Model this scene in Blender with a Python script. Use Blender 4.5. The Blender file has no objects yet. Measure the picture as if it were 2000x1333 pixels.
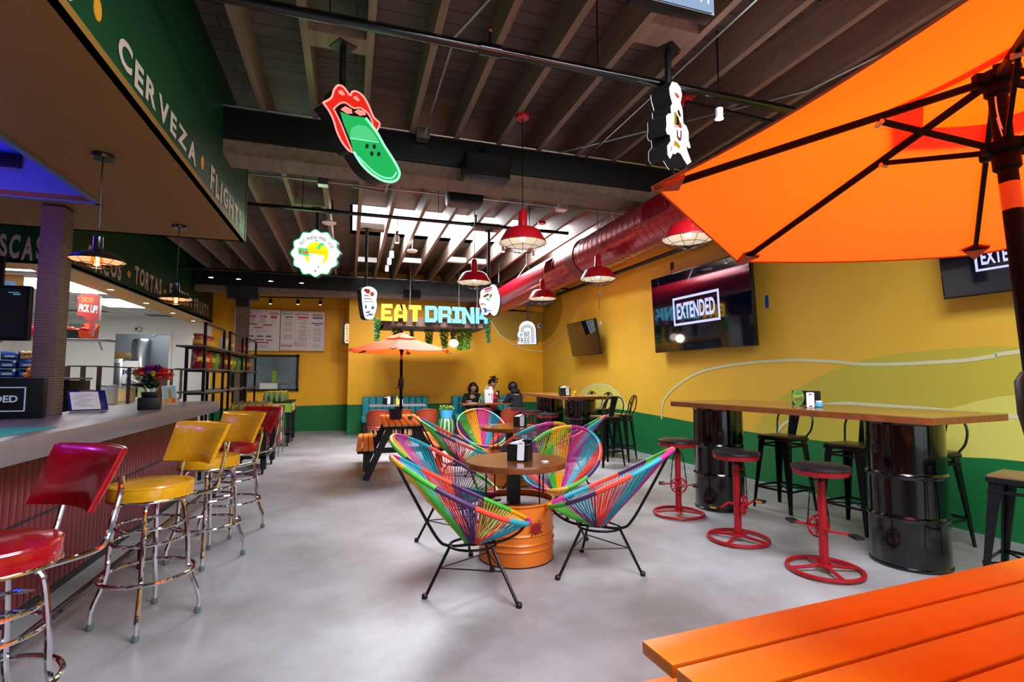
import bpy, bmesh, math, random
from mathutils import Vector as V, Matrix as MX
S = bpy.context.scene; COL = S.collection
random.seed(7)
pi = math.pi
# ---------------- camera ----------------
CR = V((.953189, -.302374, 0)); CU = V((-.021115, -.066560, .997559)); CF = V((.301636, .950863, .069829)); CO = V((0, 0, 1.37))
cd = bpy.data.cameras.new('camera'); cd.lens = 18; cd.sensor_width = 36; cd.clip_start = .05; cd.clip_end = 100
cam = bpy.data.objects.new('camera', cd); COL.objects.link(cam)
m = MX.Identity(4)
for i in range(3):
    m[i][0] = CR[i]; m[i][1] = CU[i]; m[i][2] = -CF[i]; m[i][3] = CO[i]
cam.matrix_world = m; S.camera = cam
# ---------------- exposure, world ----------------
S.view_settings.view_transform = 'Standard'; S.view_settings.look = 'None'
S.view_settings.exposure = 0.0; S.view_settings.gamma = 1; S.view_settings.use_curve_mapping = False
w = bpy.data.worlds.new('world'); S.world = w; w.use_nodes = True
w.node_tree.nodes['Background'].inputs[0].default_value = (.75, .85, 1, 1)
w.node_tree.nodes['Background'].inputs[1].default_value = .10
# ---------------- large lights ----------------
def area(name, loc, rot, sx, sy, power, col=(1, 1, 1)):
    l = bpy.data.lights.new(name, 'AREA'); l.shape = 'RECTANGLE'; l.size = sx; l.size_y = sy; l.energy = power; l.color = col
    o = bpy.data.objects.new(name, l); COL.objects.link(o); o.location = loc; o.rotation_euler = rot
    return o
def point(name, loc, power, col, r=.03, spot=None, rot=None):
    l = bpy.data.lights.new(name, 'SPOT' if spot else 'POINT'); l.energy = power; l.color = col; l.shadow_soft_size = r
    if spot: l.spot_size = spot; l.spot_blend = .6
    o = bpy.data.objects.new(name, l); COL.objects.link(o); o.location = loc
    if rot: o.rotation_euler = rot
    return o
area('storefront_daylight', (2.9, -4.3, 1.7), (pi/2+.0, 0, 0), 4.6, 2.8, 70, (.86, .93, 1))       # roll-up door openings behind the camera
area('front_skylight', (1.85, .75, 3.62), (0, 0, 0), 2.6, 2.1, 400, (.86, .92, 1))                      # skylight above the entrance bay
area('rear_skylight', (2.0, 8.6, 3.99), (0, 0, 0), 3.8, 1.3, 1000, (.88, .94, 1))                 # the skylight seen in the ceiling
# ---------------- helpers ----------------
def P(px, py, x=None, y=None, z=None):
    d = CR*((px-1000)/1000) - CU*((py-666.5)/1000) + CF
    t = (z-1.37)/d.z if z is not None else (x/d.x if x is not None else y/d.y)
    return CO + d*t
def PW(px, py, q, n):
    d = CR*((px-1000)/1000) - CU*((py-666.5)/1000) + CF
    return CO + d*((V(q)-CO).dot(V(n))/d.dot(V(n)))
def lin(h):
    if isinstance(h, tuple): return h
    r = []
    for i in (0, 2, 4):
        c = int(h[i:i+2], 16)/255; r.append(c/12.92 if c <= .04045 else ((c+.055)/1.055)**2.4)
    return tuple(r)
MC = {}
def mat(name, col='888888', rough=.5, metal=0, emit=0, ecol=None, noise=0, nscale=8, bump=0, bscale=30, coat=0, trans=0, ior=1.45, stretch=None, sss=0, spec=.5, col2=None):
    if name in MC: return MC[name]
    mt = bpy.data.materials.new(name); mt.use_nodes = True; nt = mt.node_tree; b = nt.nodes['Principled BSDF']; c = lin(col)
    b.inputs['Base Color'].default_value = (*c, 1); b.inputs['Roughness'].default_value = rough; b.inputs['Metallic'].default_value = metal
    b.inputs['Coat Weight'].default_value = coat; b.inputs['Transmission Weight'].default_value = trans; b.inputs['IOR'].default_value = ior
    b.inputs['Specular IOR Level'].default_value = spec
    if emit:
        b.inputs['Emission Color'].default_value = (*lin(ecol or col), 1); b.inputs['Emission Strength'].default_value = emit
    if noise or bump or col2:
        tc = nt.nodes.new('ShaderNodeTexCoord'); mp = nt.nodes.new('ShaderNodeMapping'); nt.links.new(tc.outputs['Object'], mp.inputs[0])
        if stretch: mp.inputs['Scale'].default_value = stretch
        if noise or col2:
            n = nt.nodes.new('ShaderNodeTexNoise'); n.inputs['Scale'].default_value = nscale; n.inputs['Detail'].default_value = 5
            nt.links.new(mp.outputs[0], n.inputs['Vector'])
            r = nt.nodes.new('ShaderNodeValToRGB'); nt.links.new(n.outputs['Fac'], r.inputs[0])
            c2 = lin(col2) if col2 else tuple(min(1, x*(1+noise)) for x in c); c1 = c if col2 else tuple(x*(1-noise) for x in c)
            r.color_ramp.elements[0].position = .3; r.color_ramp.elements[1].position = .7
            r.color_ramp.elements[0].color = (*c1, 1); r.color_ramp.elements[1].color = (*c2, 1)
            nt.links.new(r.outputs[0], b.inputs['Base Color'])
        if bump:
            n2 = nt.nodes.new('ShaderNodeTexNoise'); n2.inputs['Scale'].default_value = bscale; nt.links.new(mp.outputs[0], n2.inputs['Vector'])
            bp = nt.nodes.new('ShaderNodeBump'); bp.inputs['Strength'].default_value = bump; bp.inputs['Distance'].default_value = .01
            nt.links.new(n2.outputs['Fac'], bp.inputs['Height']); nt.links.new(bp.outputs[0], b.inputs['Normal'])
    MC[name] = mt; return mt
def emis(name, col, s):
    if name in MC: return MC[name]
    mt = bpy.data.materials.new(name); mt.use_nodes = True; nt = mt.node_tree; nt.nodes.clear()
    e = nt.nodes.new('ShaderNodeEmission'); e.inputs[0].default_value = (*lin(col), 1); e.inputs[1].default_value = s
    o = nt.nodes.new('ShaderNodeOutputMaterial'); nt.links.new(e.outputs[0], o.inputs[0]); MC[name] = mt; return mt
TXT = {}
def text_data(s, bold):
    k = (s, bold)
    if k not in TXT:
        c = bpy.data.curves.new('t', 'FONT'); c.body = s; c.offset = bold; c.resolution_u = 3; c.align_x = 'LEFT'
        o = bpy.data.objects.new('t', c); COL.objects.link(o)
        me = bpy.data.meshes.new_from_object(o.evaluated_get(bpy.context.evaluated_depsgraph_get()))
        vs = [v.co.copy() for v in me.vertices]; fs = [tuple(p.vertices) for p in me.polygons]
        bpy.data.objects.remove(o); bpy.data.curves.remove(c); bpy.data.meshes.remove(me)
        x0 = min(v.x for v in vs); x1 = max(v.x for v in vs); y0 = min(v.y for v in vs); y1 = max(v.y for v in vs)
        TXT[k] = ([((v.x-x0)/(x1-x0), (v.y-y0)/(y1-y0)) for v in vs], fs, (x1-x0)/(y1-y0))
    return TXT[k]
def frame(o, u, v):                       # matrix from origin and two in-plane directions
    u = V(u).normalized(); n = u.cross(V(v)).normalized(); v = n.cross(u)
    mm = MX.Identity(4)
    for i in range(3): mm[i][0] = u[i]; mm[i][1] = v[i]; mm[i][2] = n[i]; mm[i][3] = o[i]
    return mm
def rotz(a, o=(0, 0, 0)): return MX.Translation(V(o)) @ MX.Rotation(a, 4, 'Z')
def cr(p, n=8, closed=False):             # Catmull-Rom
    p = [V(q) for q in p]; L = len(p); out = []
    for i in range(L if closed else L-1):
        if closed: a, b, c, d = p[i-1], p[i], p[(i+1) % L], p[(i+2) % L]
        else: a, b, c, d = p[max(i-1, 0)], p[i], p[i+1], p[min(i+2, L-1)]
        for k in range(n):
            t = k/n; out.append(.5*((2*b)+(c-a)*t+(2*a-5*b+4*c-d)*t*t+(3*b-a-3*c+d)*t**3))
    if not closed: out.append(p[-1])
    return out
class MB:
    def __init__(s): s.v = []; s.f = []; s.m = []; s.sm = []; s.mats = []
    def mi(s, m):
        if m not in s.mats: s.mats.append(m)
        return s.mats.index(m)
    def add(s, vs, fs, m, smooth=False, T=None):
        b = len(s.v); k = s.mi(m)
        s.v += [(T @ V(v)) if T else V(v) for v in vs]
        for f in fs: s.f.append([b+i for i in f]); s.m.append(k); s.sm.append(smooth)
        return s
    def box(s, c, z, m, T=None, b=0, tp=None):
        x, y, h = z[0]/2, z[1]/2, z[2]/2; t = tp or 1
        vs = [(-x*t, -y*t, -h), (x*t, -y*t, -h), (x*t, y*t, -h), (-x*t, y*t, -h), (-x, -y, h), (x, -y, h), (x, y, h), (-x, y, h)]
        fs = [(3, 2, 1, 0), (4, 5, 6, 7), (0, 1, 5, 4), (1, 2, 6, 5), (2, 3, 7, 6), (3, 0, 4, 7)]
        if b:
            bm = bmesh.new(); bv = [bm.verts.new(v) for v in vs]; [bm.faces.new([bv[i] for i in f]) for f in fs]
            bmesh.ops.bevel(bm, geom=list(bm.edges), offset=b, segments=2, profile=.5, affect='EDGES')
            bm.verts.index_update(); vs = [tuple(v.co) for v in bm.verts]; fs = [tuple(v.index for v in f.verts) for f in bm.faces]; bm.free()
        vs = [V(v)+V(c) for v in vs]
        return s.add(vs, fs, m, bool(b), T)
    def tube(s, pts, r, m, seg=8, closed=False, caps=True, T=None, smooth=True):
        pts = [V(p) for p in pts]; n = len(pts); rs = r if isinstance(r, (list, tuple)) else [r]*n
        vs = []; fs = []; up = None
        for i, p in enumerate(pts):
            if closed: t = pts[(i+1) % n]-pts[i-1]
            else: t = pts[min(i+1, n-1)]-pts[max(i-1, 0)]
            t = t.normalized() if t.length > 1e-9 else V((0, 0, 1))
            if up is None: up = V((0, 0, 1)) if abs(t.z) < .9 else V((1, 0, 0))
            a = t.cross(up)
            if a.length < 1e-6: a = t.orthogonal()
            a.normalize(); b = a.cross(t).normalized(); up = b
            for k in range(seg):
                an = 2*pi*k/seg; vs.append(p+(a*math.cos(an)+b*math.sin(an))*rs[i])
        for i in range(n if closed else n-1):
            j = (i+1) % n
            for k in range(seg):
                l = (k+1) % seg; fs.append((i*seg+k, i*seg+l, j*seg+l, j*seg+k))
        if caps and not closed: fs.append(tuple(range(seg))[::-1]); fs.append(tuple((n-1)*seg+k for k in range(seg)))
        return s.add(vs, fs, m, smooth, T)
    def bar(s, a, b, w, h, m, T=None):    # rectangular bar from a to b
        a = V(a); b = V(b); t = (b-a).normalized(); u = V((0, 0, 1)) if abs(t.z) < .95 else V((0, 1, 0))
        sd = t.cross(u).normalized(); up = sd.cross(t)
        vs = [p+sd*(x*w/2)+up*(y*h/2) for p in (a, b) for x, y in ((-1, -1), (1, -1), (1, 1), (-1, 1))]
        return s.add(vs, [(0, 1, 2, 3)[::-1], (4, 5, 6, 7), (0, 1, 5, 4), (1, 2, 6, 5), (2, 3, 7, 6), (3, 0, 4, 7)], m, False, T)
    def lathe(s, prof, m, c=(0, 0, 0), seg=24, T=None, cap=True):
        vs = []; fs = []; n = len(prof)
        for r, z in prof:
            for k in range(seg):
                a = 2*pi*k/seg; vs.append((c[0]+r*math.cos(a), c[1]+r*math.sin(a), c[2]+z))
        for i in range(n-1):
            for k in range(seg):
                l = (k+1) % seg; fs.append((i*seg+k, i*seg+l, (i+1)*seg+l, (i+1)*seg+k))
        if cap: fs.append(tuple(range(seg))[::-1]); fs.append(tuple((n-1)*seg+k for k in range(seg)))
        return s.add(vs, fs, m, True, T)
    def prism(s, pts, th, m, T=None, z0=0, ms=None):
        n = len(pts); vs = [(p[0], p[1], z0) for p in pts]+[(p[0], p[1], z0+th) for p in pts]
        s.add(vs, [tuple(range(n))[::-1], tuple(range(n, 2*n))], m, False, T)
        return s.add(vs, [(i, (i+1) % n, n+(i+1) % n, n+i) for i in range(n)], ms or m, False, T)
    def ell(s, c, r, m, seg=16, rings=8, T=None):
        vs = []; fs = []
        for i in range(rings+1):
            t = pi*i/rings
            for k in range(seg):
                a = 2*pi*k/seg; vs.append((c[0]+r[0]*math.sin(t)*math.cos(a), c[1]+r[1]*math.sin(t)*math.sin(a), c[2]+r[2]*math.cos(t)))
        for i in range(rings):
            for k in range(seg):
                l = (k+1) % seg; fs.append((i*seg+k, (i+1)*seg+k, (i+1)*seg+l, i*seg+l))
        return s.add(vs, fs, m, True, T)
    def text(s, t, m, T, w, h, ext=.002, bold=.02, cx=True):   # text fitted in a w x h cell (h None: keep aspect)
        d, fs, asp = text_data(t, bold)
        if h is None: h = w/asp
        if w is None: w = h*asp
        ox = -w/2 if cx else 0
        vs = [(ox+x*w, y*h-h/2, ext) for x, y in d]
        s.add(vs, fs, m, False, T)
        if ext > .006:
            vs = [(ox+x*w, y*h-h/2, 0) for x, y in d]; s.add(vs, fs, m, False, T)
            from collections import Counter
            ec = Counter()
            for f in fs:
                for i in range(len(f)): ec[tuple(sorted((f[i], f[(i+1) % len(f)])))] += 1
            n = len(d); vv = [(ox+x*w, y*h-h/2, 0) for x, y in d]+[(ox+x*w, y*h-h/2, ext) for x, y in d]
            s.add(vv, [(a, b, n+b, n+a) for (a, b), q in ec.items() if q == 1], m, False, T)
        return s
    def build(s, name, par=None, world=False, ang=35, recalc=True):
        vs = s.v
        if world and par is not None:
            inv = (MX.Translation(par.location) @ MX.Rotation(par.rotation_euler.z, 4, 'Z')).inverted(); vs = [inv @ v for v in vs]
        me = bpy.data.meshes.new(name); me.from_pydata([tuple(v) for v in vs], [], s.f)
        for q in s.mats: me.materials.append(q)
        me.polygons.foreach_set('material_index', s.m); me.polygons.foreach_set('use_smooth', s.sm)
        me.update()
        if recalc:
            bm = bmesh.new(); bm.from_mesh(me); bmesh.ops.recalc_face_normals(bm, faces=list(bm.faces)); bm.to_mesh(me); bm.free()
        me.set_sharp_from_angle(angle=math.radians(ang))
        o = bpy.data.objects.new(name, me); COL.objects.link(o)
        if par is not None: o.parent = par
        return o
def tag(o, label, cat=None, group=None, kind=None):
    if label: o['label'] = label
    if cat: o['category'] = cat
    if group: o['group'] = group
    if kind: o['kind'] = kind
    return o
def thing(name, label, cat, loc=(0, 0, 0), rz=0, group=None):
    o = bpy.data.objects.new(name, None); COL.objects.link(o); o.location = loc; o.rotation_euler = (0, 0, rz); o.empty_display_size = .1
    return tag(o, label, cat, group)
def kids(o): return [c for c in COL.objects if c.parent == o]
def dup(r, loc, rz, label, group=None, swap=None):
    def cp(o, par):
        ch = kids(o); c = o.copy(); COL.objects.link(c); c.parent = par
        if swap and o.type == 'MESH' and any(sl and sl.name in swap for sl in o.data.materials):
            c.data = o.data.copy()
            for i, sl in enumerate(c.data.materials):
                if sl.name in swap: c.data.materials[i] = MC[swap[sl.name]]
        for q in ch: cp(q, c)
        return c
    c = cp(r, None); c.location = loc; c.rotation_euler = (0, 0, rz); c['label'] = label
    if group: c['group'] = group
    return c
def struct(mb, name, par=None, **k):
    o = mb.build(name, par, **k)
    if par is None: o['kind'] = 'structure'
    return o
def ribbon(mb, pts, wd, n, m, off=.003):
    n = V(n).normalized(); vs = []; pts = [V(p) for p in pts]
    for i, p in enumerate(pts):
        t = (pts[min(i+1, len(pts)-1)]-pts[max(i-1, 0)]).normalized(); sd = t.cross(n).normalized()*wd/2
        vs += [p+sd+n*off, p-sd+n*off]
    mb.add(vs, [(2*i, 2*i+1, 2*i+3, 2*i+2) for i in range(len(pts)-1)], m)
# ---------------- materials ----------------
def floor_mat():
    mt = bpy.data.materials.new('ground_concrete'); mt.use_nodes = True; nt = mt.node_tree; b = nt.nodes['Principled BSDF']; N = nt.nodes.new; L = nt.links.new
    tc = N('ShaderNodeTexCoord')
    n1 = N('ShaderNodeTexNoise'); n1.inputs['Scale'].default_value = 1.3; n1.inputs['Detail'].default_value = 6; n1.inputs['Roughness'].default_value = .6; L(tc.outputs['Object'], n1.inputs['Vector'])
    r1 = N('ShaderNodeValToRGB'); r1.color_ramp.elements[0].position = .35; r1.color_ramp.elements[1].position = .68
    r1.color_ramp.elements[0].color = (*lin('84807f'), 1); r1.color_ramp.elements[1].color = (*lin('a8a5aa'), 1); L(n1.outputs['Fac'], r1.inputs[0])
    last = r1.outputs[0]
    for sc, lo, hi, col, f in ((120, .10, .22, '5c5253', .6), (62, .05, .12, '3a3335', .85), (90, .07, .15, 'd6d0ca', .55)):
        vo = N('ShaderNodeTexVoronoi'); vo.inputs['Scale'].default_value = sc; vo.inputs['Randomness'].default_value = 1; L(tc.outputs['Object'], vo.inputs['Vector'])
        rr = N('ShaderNodeMapRange'); rr.inputs['From Min'].default_value = lo; rr.inputs['From Max'].default_value = hi; rr.inputs['To Min'].default_value = f; rr.inputs['To Max'].default_value = 0
        L(vo.outputs['Distance'], rr.inputs[0])
        ns = N('ShaderNodeTexNoise'); ns.inputs['Scale'].default_value = sc/7; L(tc.outputs['Object'], ns.inputs['Vector'])
        ms = N('ShaderNodeMapRange'); ms.inputs['From Min'].default_value = .52; ms.inputs['From Max'].default_value = .62; L(ns.outputs['Fac'], ms.inputs[0])
        mu = N('ShaderNodeMath'); mu.operation = 'MULTIPLY'; L(rr.outputs[0], mu.inputs[0]); L(ms.outputs[0], mu.inputs[1])
        mx = N('ShaderNodeMix'); mx.data_type = 'RGBA'; L(mu.outputs[0], mx.inputs[0]); L(last, mx.inputs[6]); mx.inputs[7].default_value = (*lin(col), 1); last = mx.outputs[2]
    L(last, b.inputs['Base Color']); b.inputs['Roughness'].default_value = .42
    bp = N('ShaderNodeBump'); bp.inputs['Strength'].default_value = .12; n3 = N('ShaderNodeTexNoise'); n3.inputs['Scale'].default_value = 60; L(tc.outputs['Object'], n3.inputs['Vector']); L(n3.outputs['Fac'], bp.inputs['Height']); L(bp.outputs[0], b.inputs['Normal'])
    return mt
FLOOR = floor_mat()
YEL = mat('wall_yellow_paint', 'f2ae12', .55, noise=.04, nscale=2, bump=.08, bscale=150)
YEL2 = mat('wall_yellow_side', 'e0b038', .5, noise=.04, nscale=2, bump=.08, bscale=150)
GRN = mat('wall_green_paint', '0d6b35', .5, noise=.05, nscale=3)
OLV = mat('paint_olive', 'bfae3c', .55); PALE = mat('paint_pale_yellow', 'd6cc62', .55); LINE = mat('paint_pale_line', 'cfd0a4', .6); OCH = mat('paint_ochre', 'b08a26', .55)
SOF = mat('soffit_tan_paint', '8f6628', .6, noise=.04, nscale=2)
FGRN = mat('fascia_green', '083c22', .5)
LET = mat('lettering_cream', 'cdbcb0', .6)
DOT = mat('dot_orange', 'e09a28', .6)
WHT = mat('white_wall', 'e6e6e2', .6)
WOODC = mat('painted_timber', '7e6c60', .7, noise=.22, nscale=3, bump=.4, bscale=25, stretch=(6, .5, 6))
DECK = mat('deck_planks', '75675f', .75, noise=.25, nscale=4, bump=.3, bscale=30)
BLK = mat('black_paint', '0d0f12', .45); BLKM = mat('black_metal', '101114', .35, metal=.3); BLKP = mat('black_gloss', '050506', .15, coat=.4); SAT = mat('satin_black', '060608', .6, spec=.12)
STEEL = mat('galvanised_steel', 'a8a8a6', .35, metal=1); CHR = mat('chrome', 'dcdce0', .07, metal=1); SST = mat('stainless', 'b5b9bd', .28, metal=1)
REDD = mat('duct_red', 'a81226', .32, metal=.35, coat=.3); REDP = mat('red_enamel', 'c41220', .3, coat=.4); WHE = mat('white_enamel', 'dcdad4', .4)
RDV = mat('red_vinyl', '9c0615', .22, coat=.5, noise=.10, nscale=30); YLV = mat('yellow_vinyl', 'e0a010', .25, coat=.5, noise=.12, nscale=35)
RDM = mat('red_stool_metal', '980a18', .35, noise=.1, nscale=20); LEA = mat('black_leather', '16161a', .35, bump=.15, bscale=60)
CTR = mat('counter_laminate', '7d7478', .3, noise=.05, nscale=6); TEAL = mat('teal_vinyl', '2a9aa6', .4, noise=.06, nscale=12)
ORP = mat('orange_board_paint', 'fb8c10', .38, noise=.04, nscale=6); ORW = mat('orange_wood', 'd07a2c', .45, noise=.15, nscale=5, stretch=(8, 1, 1))
TBW = mat('table_wood', '743a1a', .2, coat=.45, noise=.25, nscale=4, stretch=(1.5, 8, 8)); TBE = mat('table_edge_wood', '7a3c20', .35, noise=.25, nscale=6, stretch=(3, 3, 1))
BTW = mat('bar_table_wood', '9a6f38', .25, coat=.4, noise=.16, nscale=3, stretch=(8, 1, 8)); BTE = mat('bar_table_edge', '7c3f1e', .4, noise=.25, nscale=5, stretch=(5, 2, 2))
DRO = mat('drum_orange', 'e0741c', .35, metal=.1, coat=.2, noise=.06, nscale=8)
LTH = mat('tan_leather', '8f3418', .4, noise=.15, nscale=8); CANE = mat('cane_wood', 'a87850', .6)
GLS = mat('clear_glass', 'ffffff', .02, trans=1, ior=1.1); RUB = mat('grey_rubber', '5a6a70', .7)
PAPER = mat('paper', 'e4e4ea', .7); QR = mat('print_grey', '8a8a90', .7); WOODB = mat('weathered_brown', '5d463e', .7, noise=.3, nscale=5, stretch=(1, 8, 8), bump=.3, bscale=20)
ORC = None
def fabric(name, col, tcol, tw):
    mt = bpy.data.materials.new(name); mt.use_nodes = True; nt = mt.node_tree; nt.nodes.clear(); N = nt.nodes.new; L = nt.links.new
    o = N('ShaderNodeOutputMaterial'); d = N('ShaderNodeBsdfDiffuse'); t = N('ShaderNodeBsdfTranslucent'); mx = N('ShaderNodeMixShader')
    d.inputs[0].default_value = (*lin(col), 1); t.inputs[0].default_value = (*lin(tcol), 1); mx.inputs[0].default_value = tw
    tc = N('ShaderNodeTexCoord'); n = N('ShaderNodeTexNoise'); n.inputs['Scale'].default_value = 5; n.inputs['Detail'].default_value = 4; L(tc.outputs['Object'], n.inputs['Vector'])
    bp = N('ShaderNodeBump'); bp.inputs['Strength'].default_value = .25; bp.inputs['Distance'].default_value = .03; L(n.outputs['Fac'], bp.inputs['Height']); L(bp.outputs[0], d.inputs[1]); L(bp.outputs[0], t.inputs[1])
    g2 = N('ShaderNodeBsdfGlossy'); g2.inputs['Roughness'].default_value = .55; m3 = N('ShaderNodeMixShader'); m3.inputs[0].default_value = .05; L(d.outputs[0], mx.inputs[1]); L(t.outputs[0], mx.inputs[2]); L(mx.outputs[0], m3.inputs[1]); L(g2.outputs[0], m3.inputs[2]); L(m3.outputs[0], o.inputs[0]); MC[name] = mt; return mt
CAN = fabric('canopy_orange', 'f86010', 'ff4c03', .42)
# ================= THE ROOM =================
ZJ = 3.64; ZD = 3.92; SX = -1.055; SZ = 2.76; YB = 12.8; YR = 14.0
def quad(mb, a, b, c, d, m): mb.add([a, b, c, d], [(0, 1, 2, 3)], m)
mb = MB(); mb.box((0, 5.5, -.05), (15, 22, .1), FLOOR); struct(mb, 'floor')
# right wall, slightly out of square
WQ = V((5.413, 0, 0)); WD = V((-.0385, 1, 0)).normalized(); WN = V((-1, -.0385, 0)).normalized()
def WP(y, z): return V((5.413-.0385*y, y, z))
def PR(px, py, off=0): return PW(px, py, WQ+WN*off, WN)
a0 = WQ+WD*-5; a1 = WQ+WD*12.81
mb = MB(); q = [a0, a1, a1-WN*.2, a0-WN*.2]
mb.add([(p.x, p.y, 0) for p in q]+[(p.x, p.y, ZD) for p in q], [(0, 1, 2, 3), (4, 5, 6, 7), (0, 1, 5, 4), (1, 2, 6, 5), (2, 3, 7, 6), (3, 0, 4, 7)], YEL2)
wr = struct(mb, 'wall_right')
def decal(name, pts, m, par, n, off, fan=False):
    mb = MB(); k = len(pts); mb.add([V(p)+V(n)*off for p in pts], [(0, i, i+1) for i in range(1, k-1)] if fan else [tuple(range(k))], m); return mb.build(name, par)
gt = [(1062, 797), (1101, 798), (1160, 798), (1191, 799), (1221, 801.5), (1260, 808), (1300, 815), (1365, 827), (1471, 845), (1586, 859.6), (1700, 873), (1800, 885), (1885, 893.6), (2000, 902)]
top = [PR(*p) for p in gt]; top = [V((a1.x, a1.y, .71))]+top[1:]
top += [WQ+WD*1.5+V((0, 0, .66)), WQ+WD*-2+V((0, 0, .66))]
top = cr(top, 4)
ol = [(590, 520), (640, 440), (700, 380), (880, 280), (1000, 225), (1200, 160), (1450, 125), (1700, 108), (1980, 103)]
ol = [PR(1260+a/2.703, 640+b/2.703) for a, b in ol]; ol = cr(ol+[WP(1.0, 1.45), WP(-.5, .9)], 5)
decal('painted_blob', ol+[WP(-.6, .55), V((ol[0].x, ol[0].y, .5))], OLV, wr, WN, .002)
pl = [(1190, 600), (1300, 500), (1660, 415), (1750, 390), (1860, 368), (1955, 358)]
pl = [PR(1260+a/2.703, 640+b/2.703) for a, b in pl]; pl = cr(pl, 4)+[WP(1.5, 1.02)]
decal('painted_blob', pl+[WP(1.5, .6), V((pl[0].x, pl[0].y, .55))], PALE, wr, WN, .003)
sm = [(1131.8, 772), (1147.5, 756.5), (1170, 750.8), (1191, 755), (1207.5, 768.5), (1218, 782), (1230, 803)]
sm = cr([PR(*p) for p in sm], 4); decal('painted_blob', sm+[V((sm[0].x, sm[0].y, .6)), ][::-1], PALE, wr, WN, .002)
ci = [(1062, 667.6), (1074, 658.5), (1087, 641.6), (1093.6, 626), (1098.8, 602.6), (1097, 580), (1090, 560)]
ci = cr([PR(*p) for p in ci], 4); ci[0] = V((a1.x, YB, ci[0].z)); decal('painted_disc', [V((a1.x, YB, 3.1))]+ci, OCH, wr, WN, .002, True)
decal('painted_band', top+[WQ+WD*-2, a1], GRN, wr, WN, .005)
mb = MB(); c4 = lambda L, s=2.632, ox=1240, oy=500: [PR(ox+a/s, oy+b/s) for a, b in L]
ribbon(mb, cr(c4([(138, 840), (140, 790), (155, 735), (215, 670), (320, 605), (450, 570), (620, 548), (800, 537), (1010, 543), (1150, 557), (1300, 558), (1500, 550), (1700, 537), (1850, 515), (1985, 492)])+[WP(1.2, 1.75)], 6), .035, WN, LINE, .006)
ribbon(mb, cr(c4([(690, 560), (740, 505), (790, 480), (880, 425), (955, 408), (1050, 400), (1200, 408), (1500, 430), (1700, 452), (1925, 470), (2000, 478)], 2.703, 1260, 640), 6), .035, WN, LINE, .006)
ribbon(mb, sm, .03, WN, LINE, .006)
ribbon(mb, cr([PR(*p) for p in [(1061, 686.5), (1080.6, 672.8), (1100, 656), (1110, 644), (1128, 611), (1140, 575), (1143, 540)]], 5), .025, WN, LINE, .006)
mb.build('painted_line', wr)
# back wall with the booths, and recessed wall with the menus
mb = MB(); quad(mb, (-.03, YB, 0), (a1.x+.1, YB, 0), (a1.x+.1, YB, .71), (-.03, YB, .71), GRN); quad(mb, (-.03, YB, .71), (a1.x+.1, YB, .71), (a1.x+.1, YB, ZD), (-.03, YB, ZD), YEL)
quad(mb, (-.03, YB, 0), (-.03, YR, 0), (-.03, YR, .66), (-.03, YB, .71), GRN); quad(mb, (-.03, YB, .71), (-.03, YR, .66), (-.03, YR, ZD), (-.03, YB, ZD), YEL)
quad(mb, (-.03, YR+.1, 0), (5.2, YR+.1, 0), (5.2, YR+.1, ZD), (-.03, YR+.1, ZD), YEL)
wb = struct(mb, 'wall_back', recalc=False)
NB = V((0, -1, 0))
cb = cr([P(x, y, y=YB) for x, y in [(952, 600), (958, 626), (970, 647), (989.5, 661), (1009, 666), (1035, 669), (1061, 667.6)]], 4)
decal('painted_disc', [V((a1.x, YB, 3.1)), V((cb[0].x-.05, YB, 3.1))]+cb+[V((a1.x, YB, cb[-1].z))], OCH, wb, NB, .003, True)
mb = MB(); ribbon(mb, cr([P(x, y, y=YB) for x, y in [(940, 590), (957.7, 624.7), (970, 645), (983, 661), (1009, 676.7), (1035, 684.5), (1061, 686.5)]], 5), .025, NB, LINE, .006); mb.build('painted_line', wb)
# recessed wall : kitchen white part has a pass-through opening
XK = -3.2
o0 = P(226, 652, y=YR); o1 = P(326, 770, y=YR); ox0, ox1, oz0, oz1 = o0.x, o1.x, .9, o0.z
mb = MB(); Y = YR
quad(mb, (XK, Y, 0), (-.03, Y, 0), (-.03, Y, .66), (XK, Y, .6), GRN); quad(mb, (XK, Y, .6), (-.03, Y, .66), (-.03, Y, ZD), (XK, Y, ZD), YEL)
for x0, x1, z0, z1 in ((-7.3, ox0, 0, ZD), (ox1, XK, 0, ZD), (ox0, ox1, 0, oz0), (ox0, ox1, oz1, ZD)): quad(mb, (x0, Y, z0), (x1, Y, z0), (x1, Y, z1), (x0, Y, z1), WHT)
GREYW = mat('kitchen_grey', '9aa0a4', .5)
quad(mb, (ox0-1, Y+1.6, 0), (ox1+1, Y+1.6, 0), (ox1+1, Y+1.6, 3), (ox0-1, Y+1.6, 3), GREYW)
quad(mb, (ox0-1, Y+.05, 2.9), (ox1+1, Y+.05, 2.9), (ox1+1, Y+1.6, 2.9), (ox0-1, Y+1.6, 2.9), WHT)
for x in (ox0-1, ox1+1): quad(mb, (x, Y, 0), (x, Y+1.6, 0), (x, Y+1.6, 3), (x, Y, 3), GREYW)
wk = struct(mb, 'wall_recess', recalc=False)
mb = MB(); mb.box(((ox0+ox1)/2, Y-.01, oz1+.02), (ox1-ox0+.1, .04, .05), WHT); mb.box((ox0-.03, Y-.01, (oz0+oz1)/2), (.05, .04, oz1-oz0), WHT); mb.box((ox1+.03, Y-.01, (oz0+oz1)/2), (.05, .04, oz1-oz0), WHT); struct(mb, 'trim_1')
mb = MB(); mb.box((-7.1, 8, 1.6), (.2, 13, 3.2), WHT); wl = struct(mb, 'wall_left')
mb = MB(); mb.box((-6.98, 9, 2.45), (.02, 9, .3), FGRN); mb.build('painted_band', wl)
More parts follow.
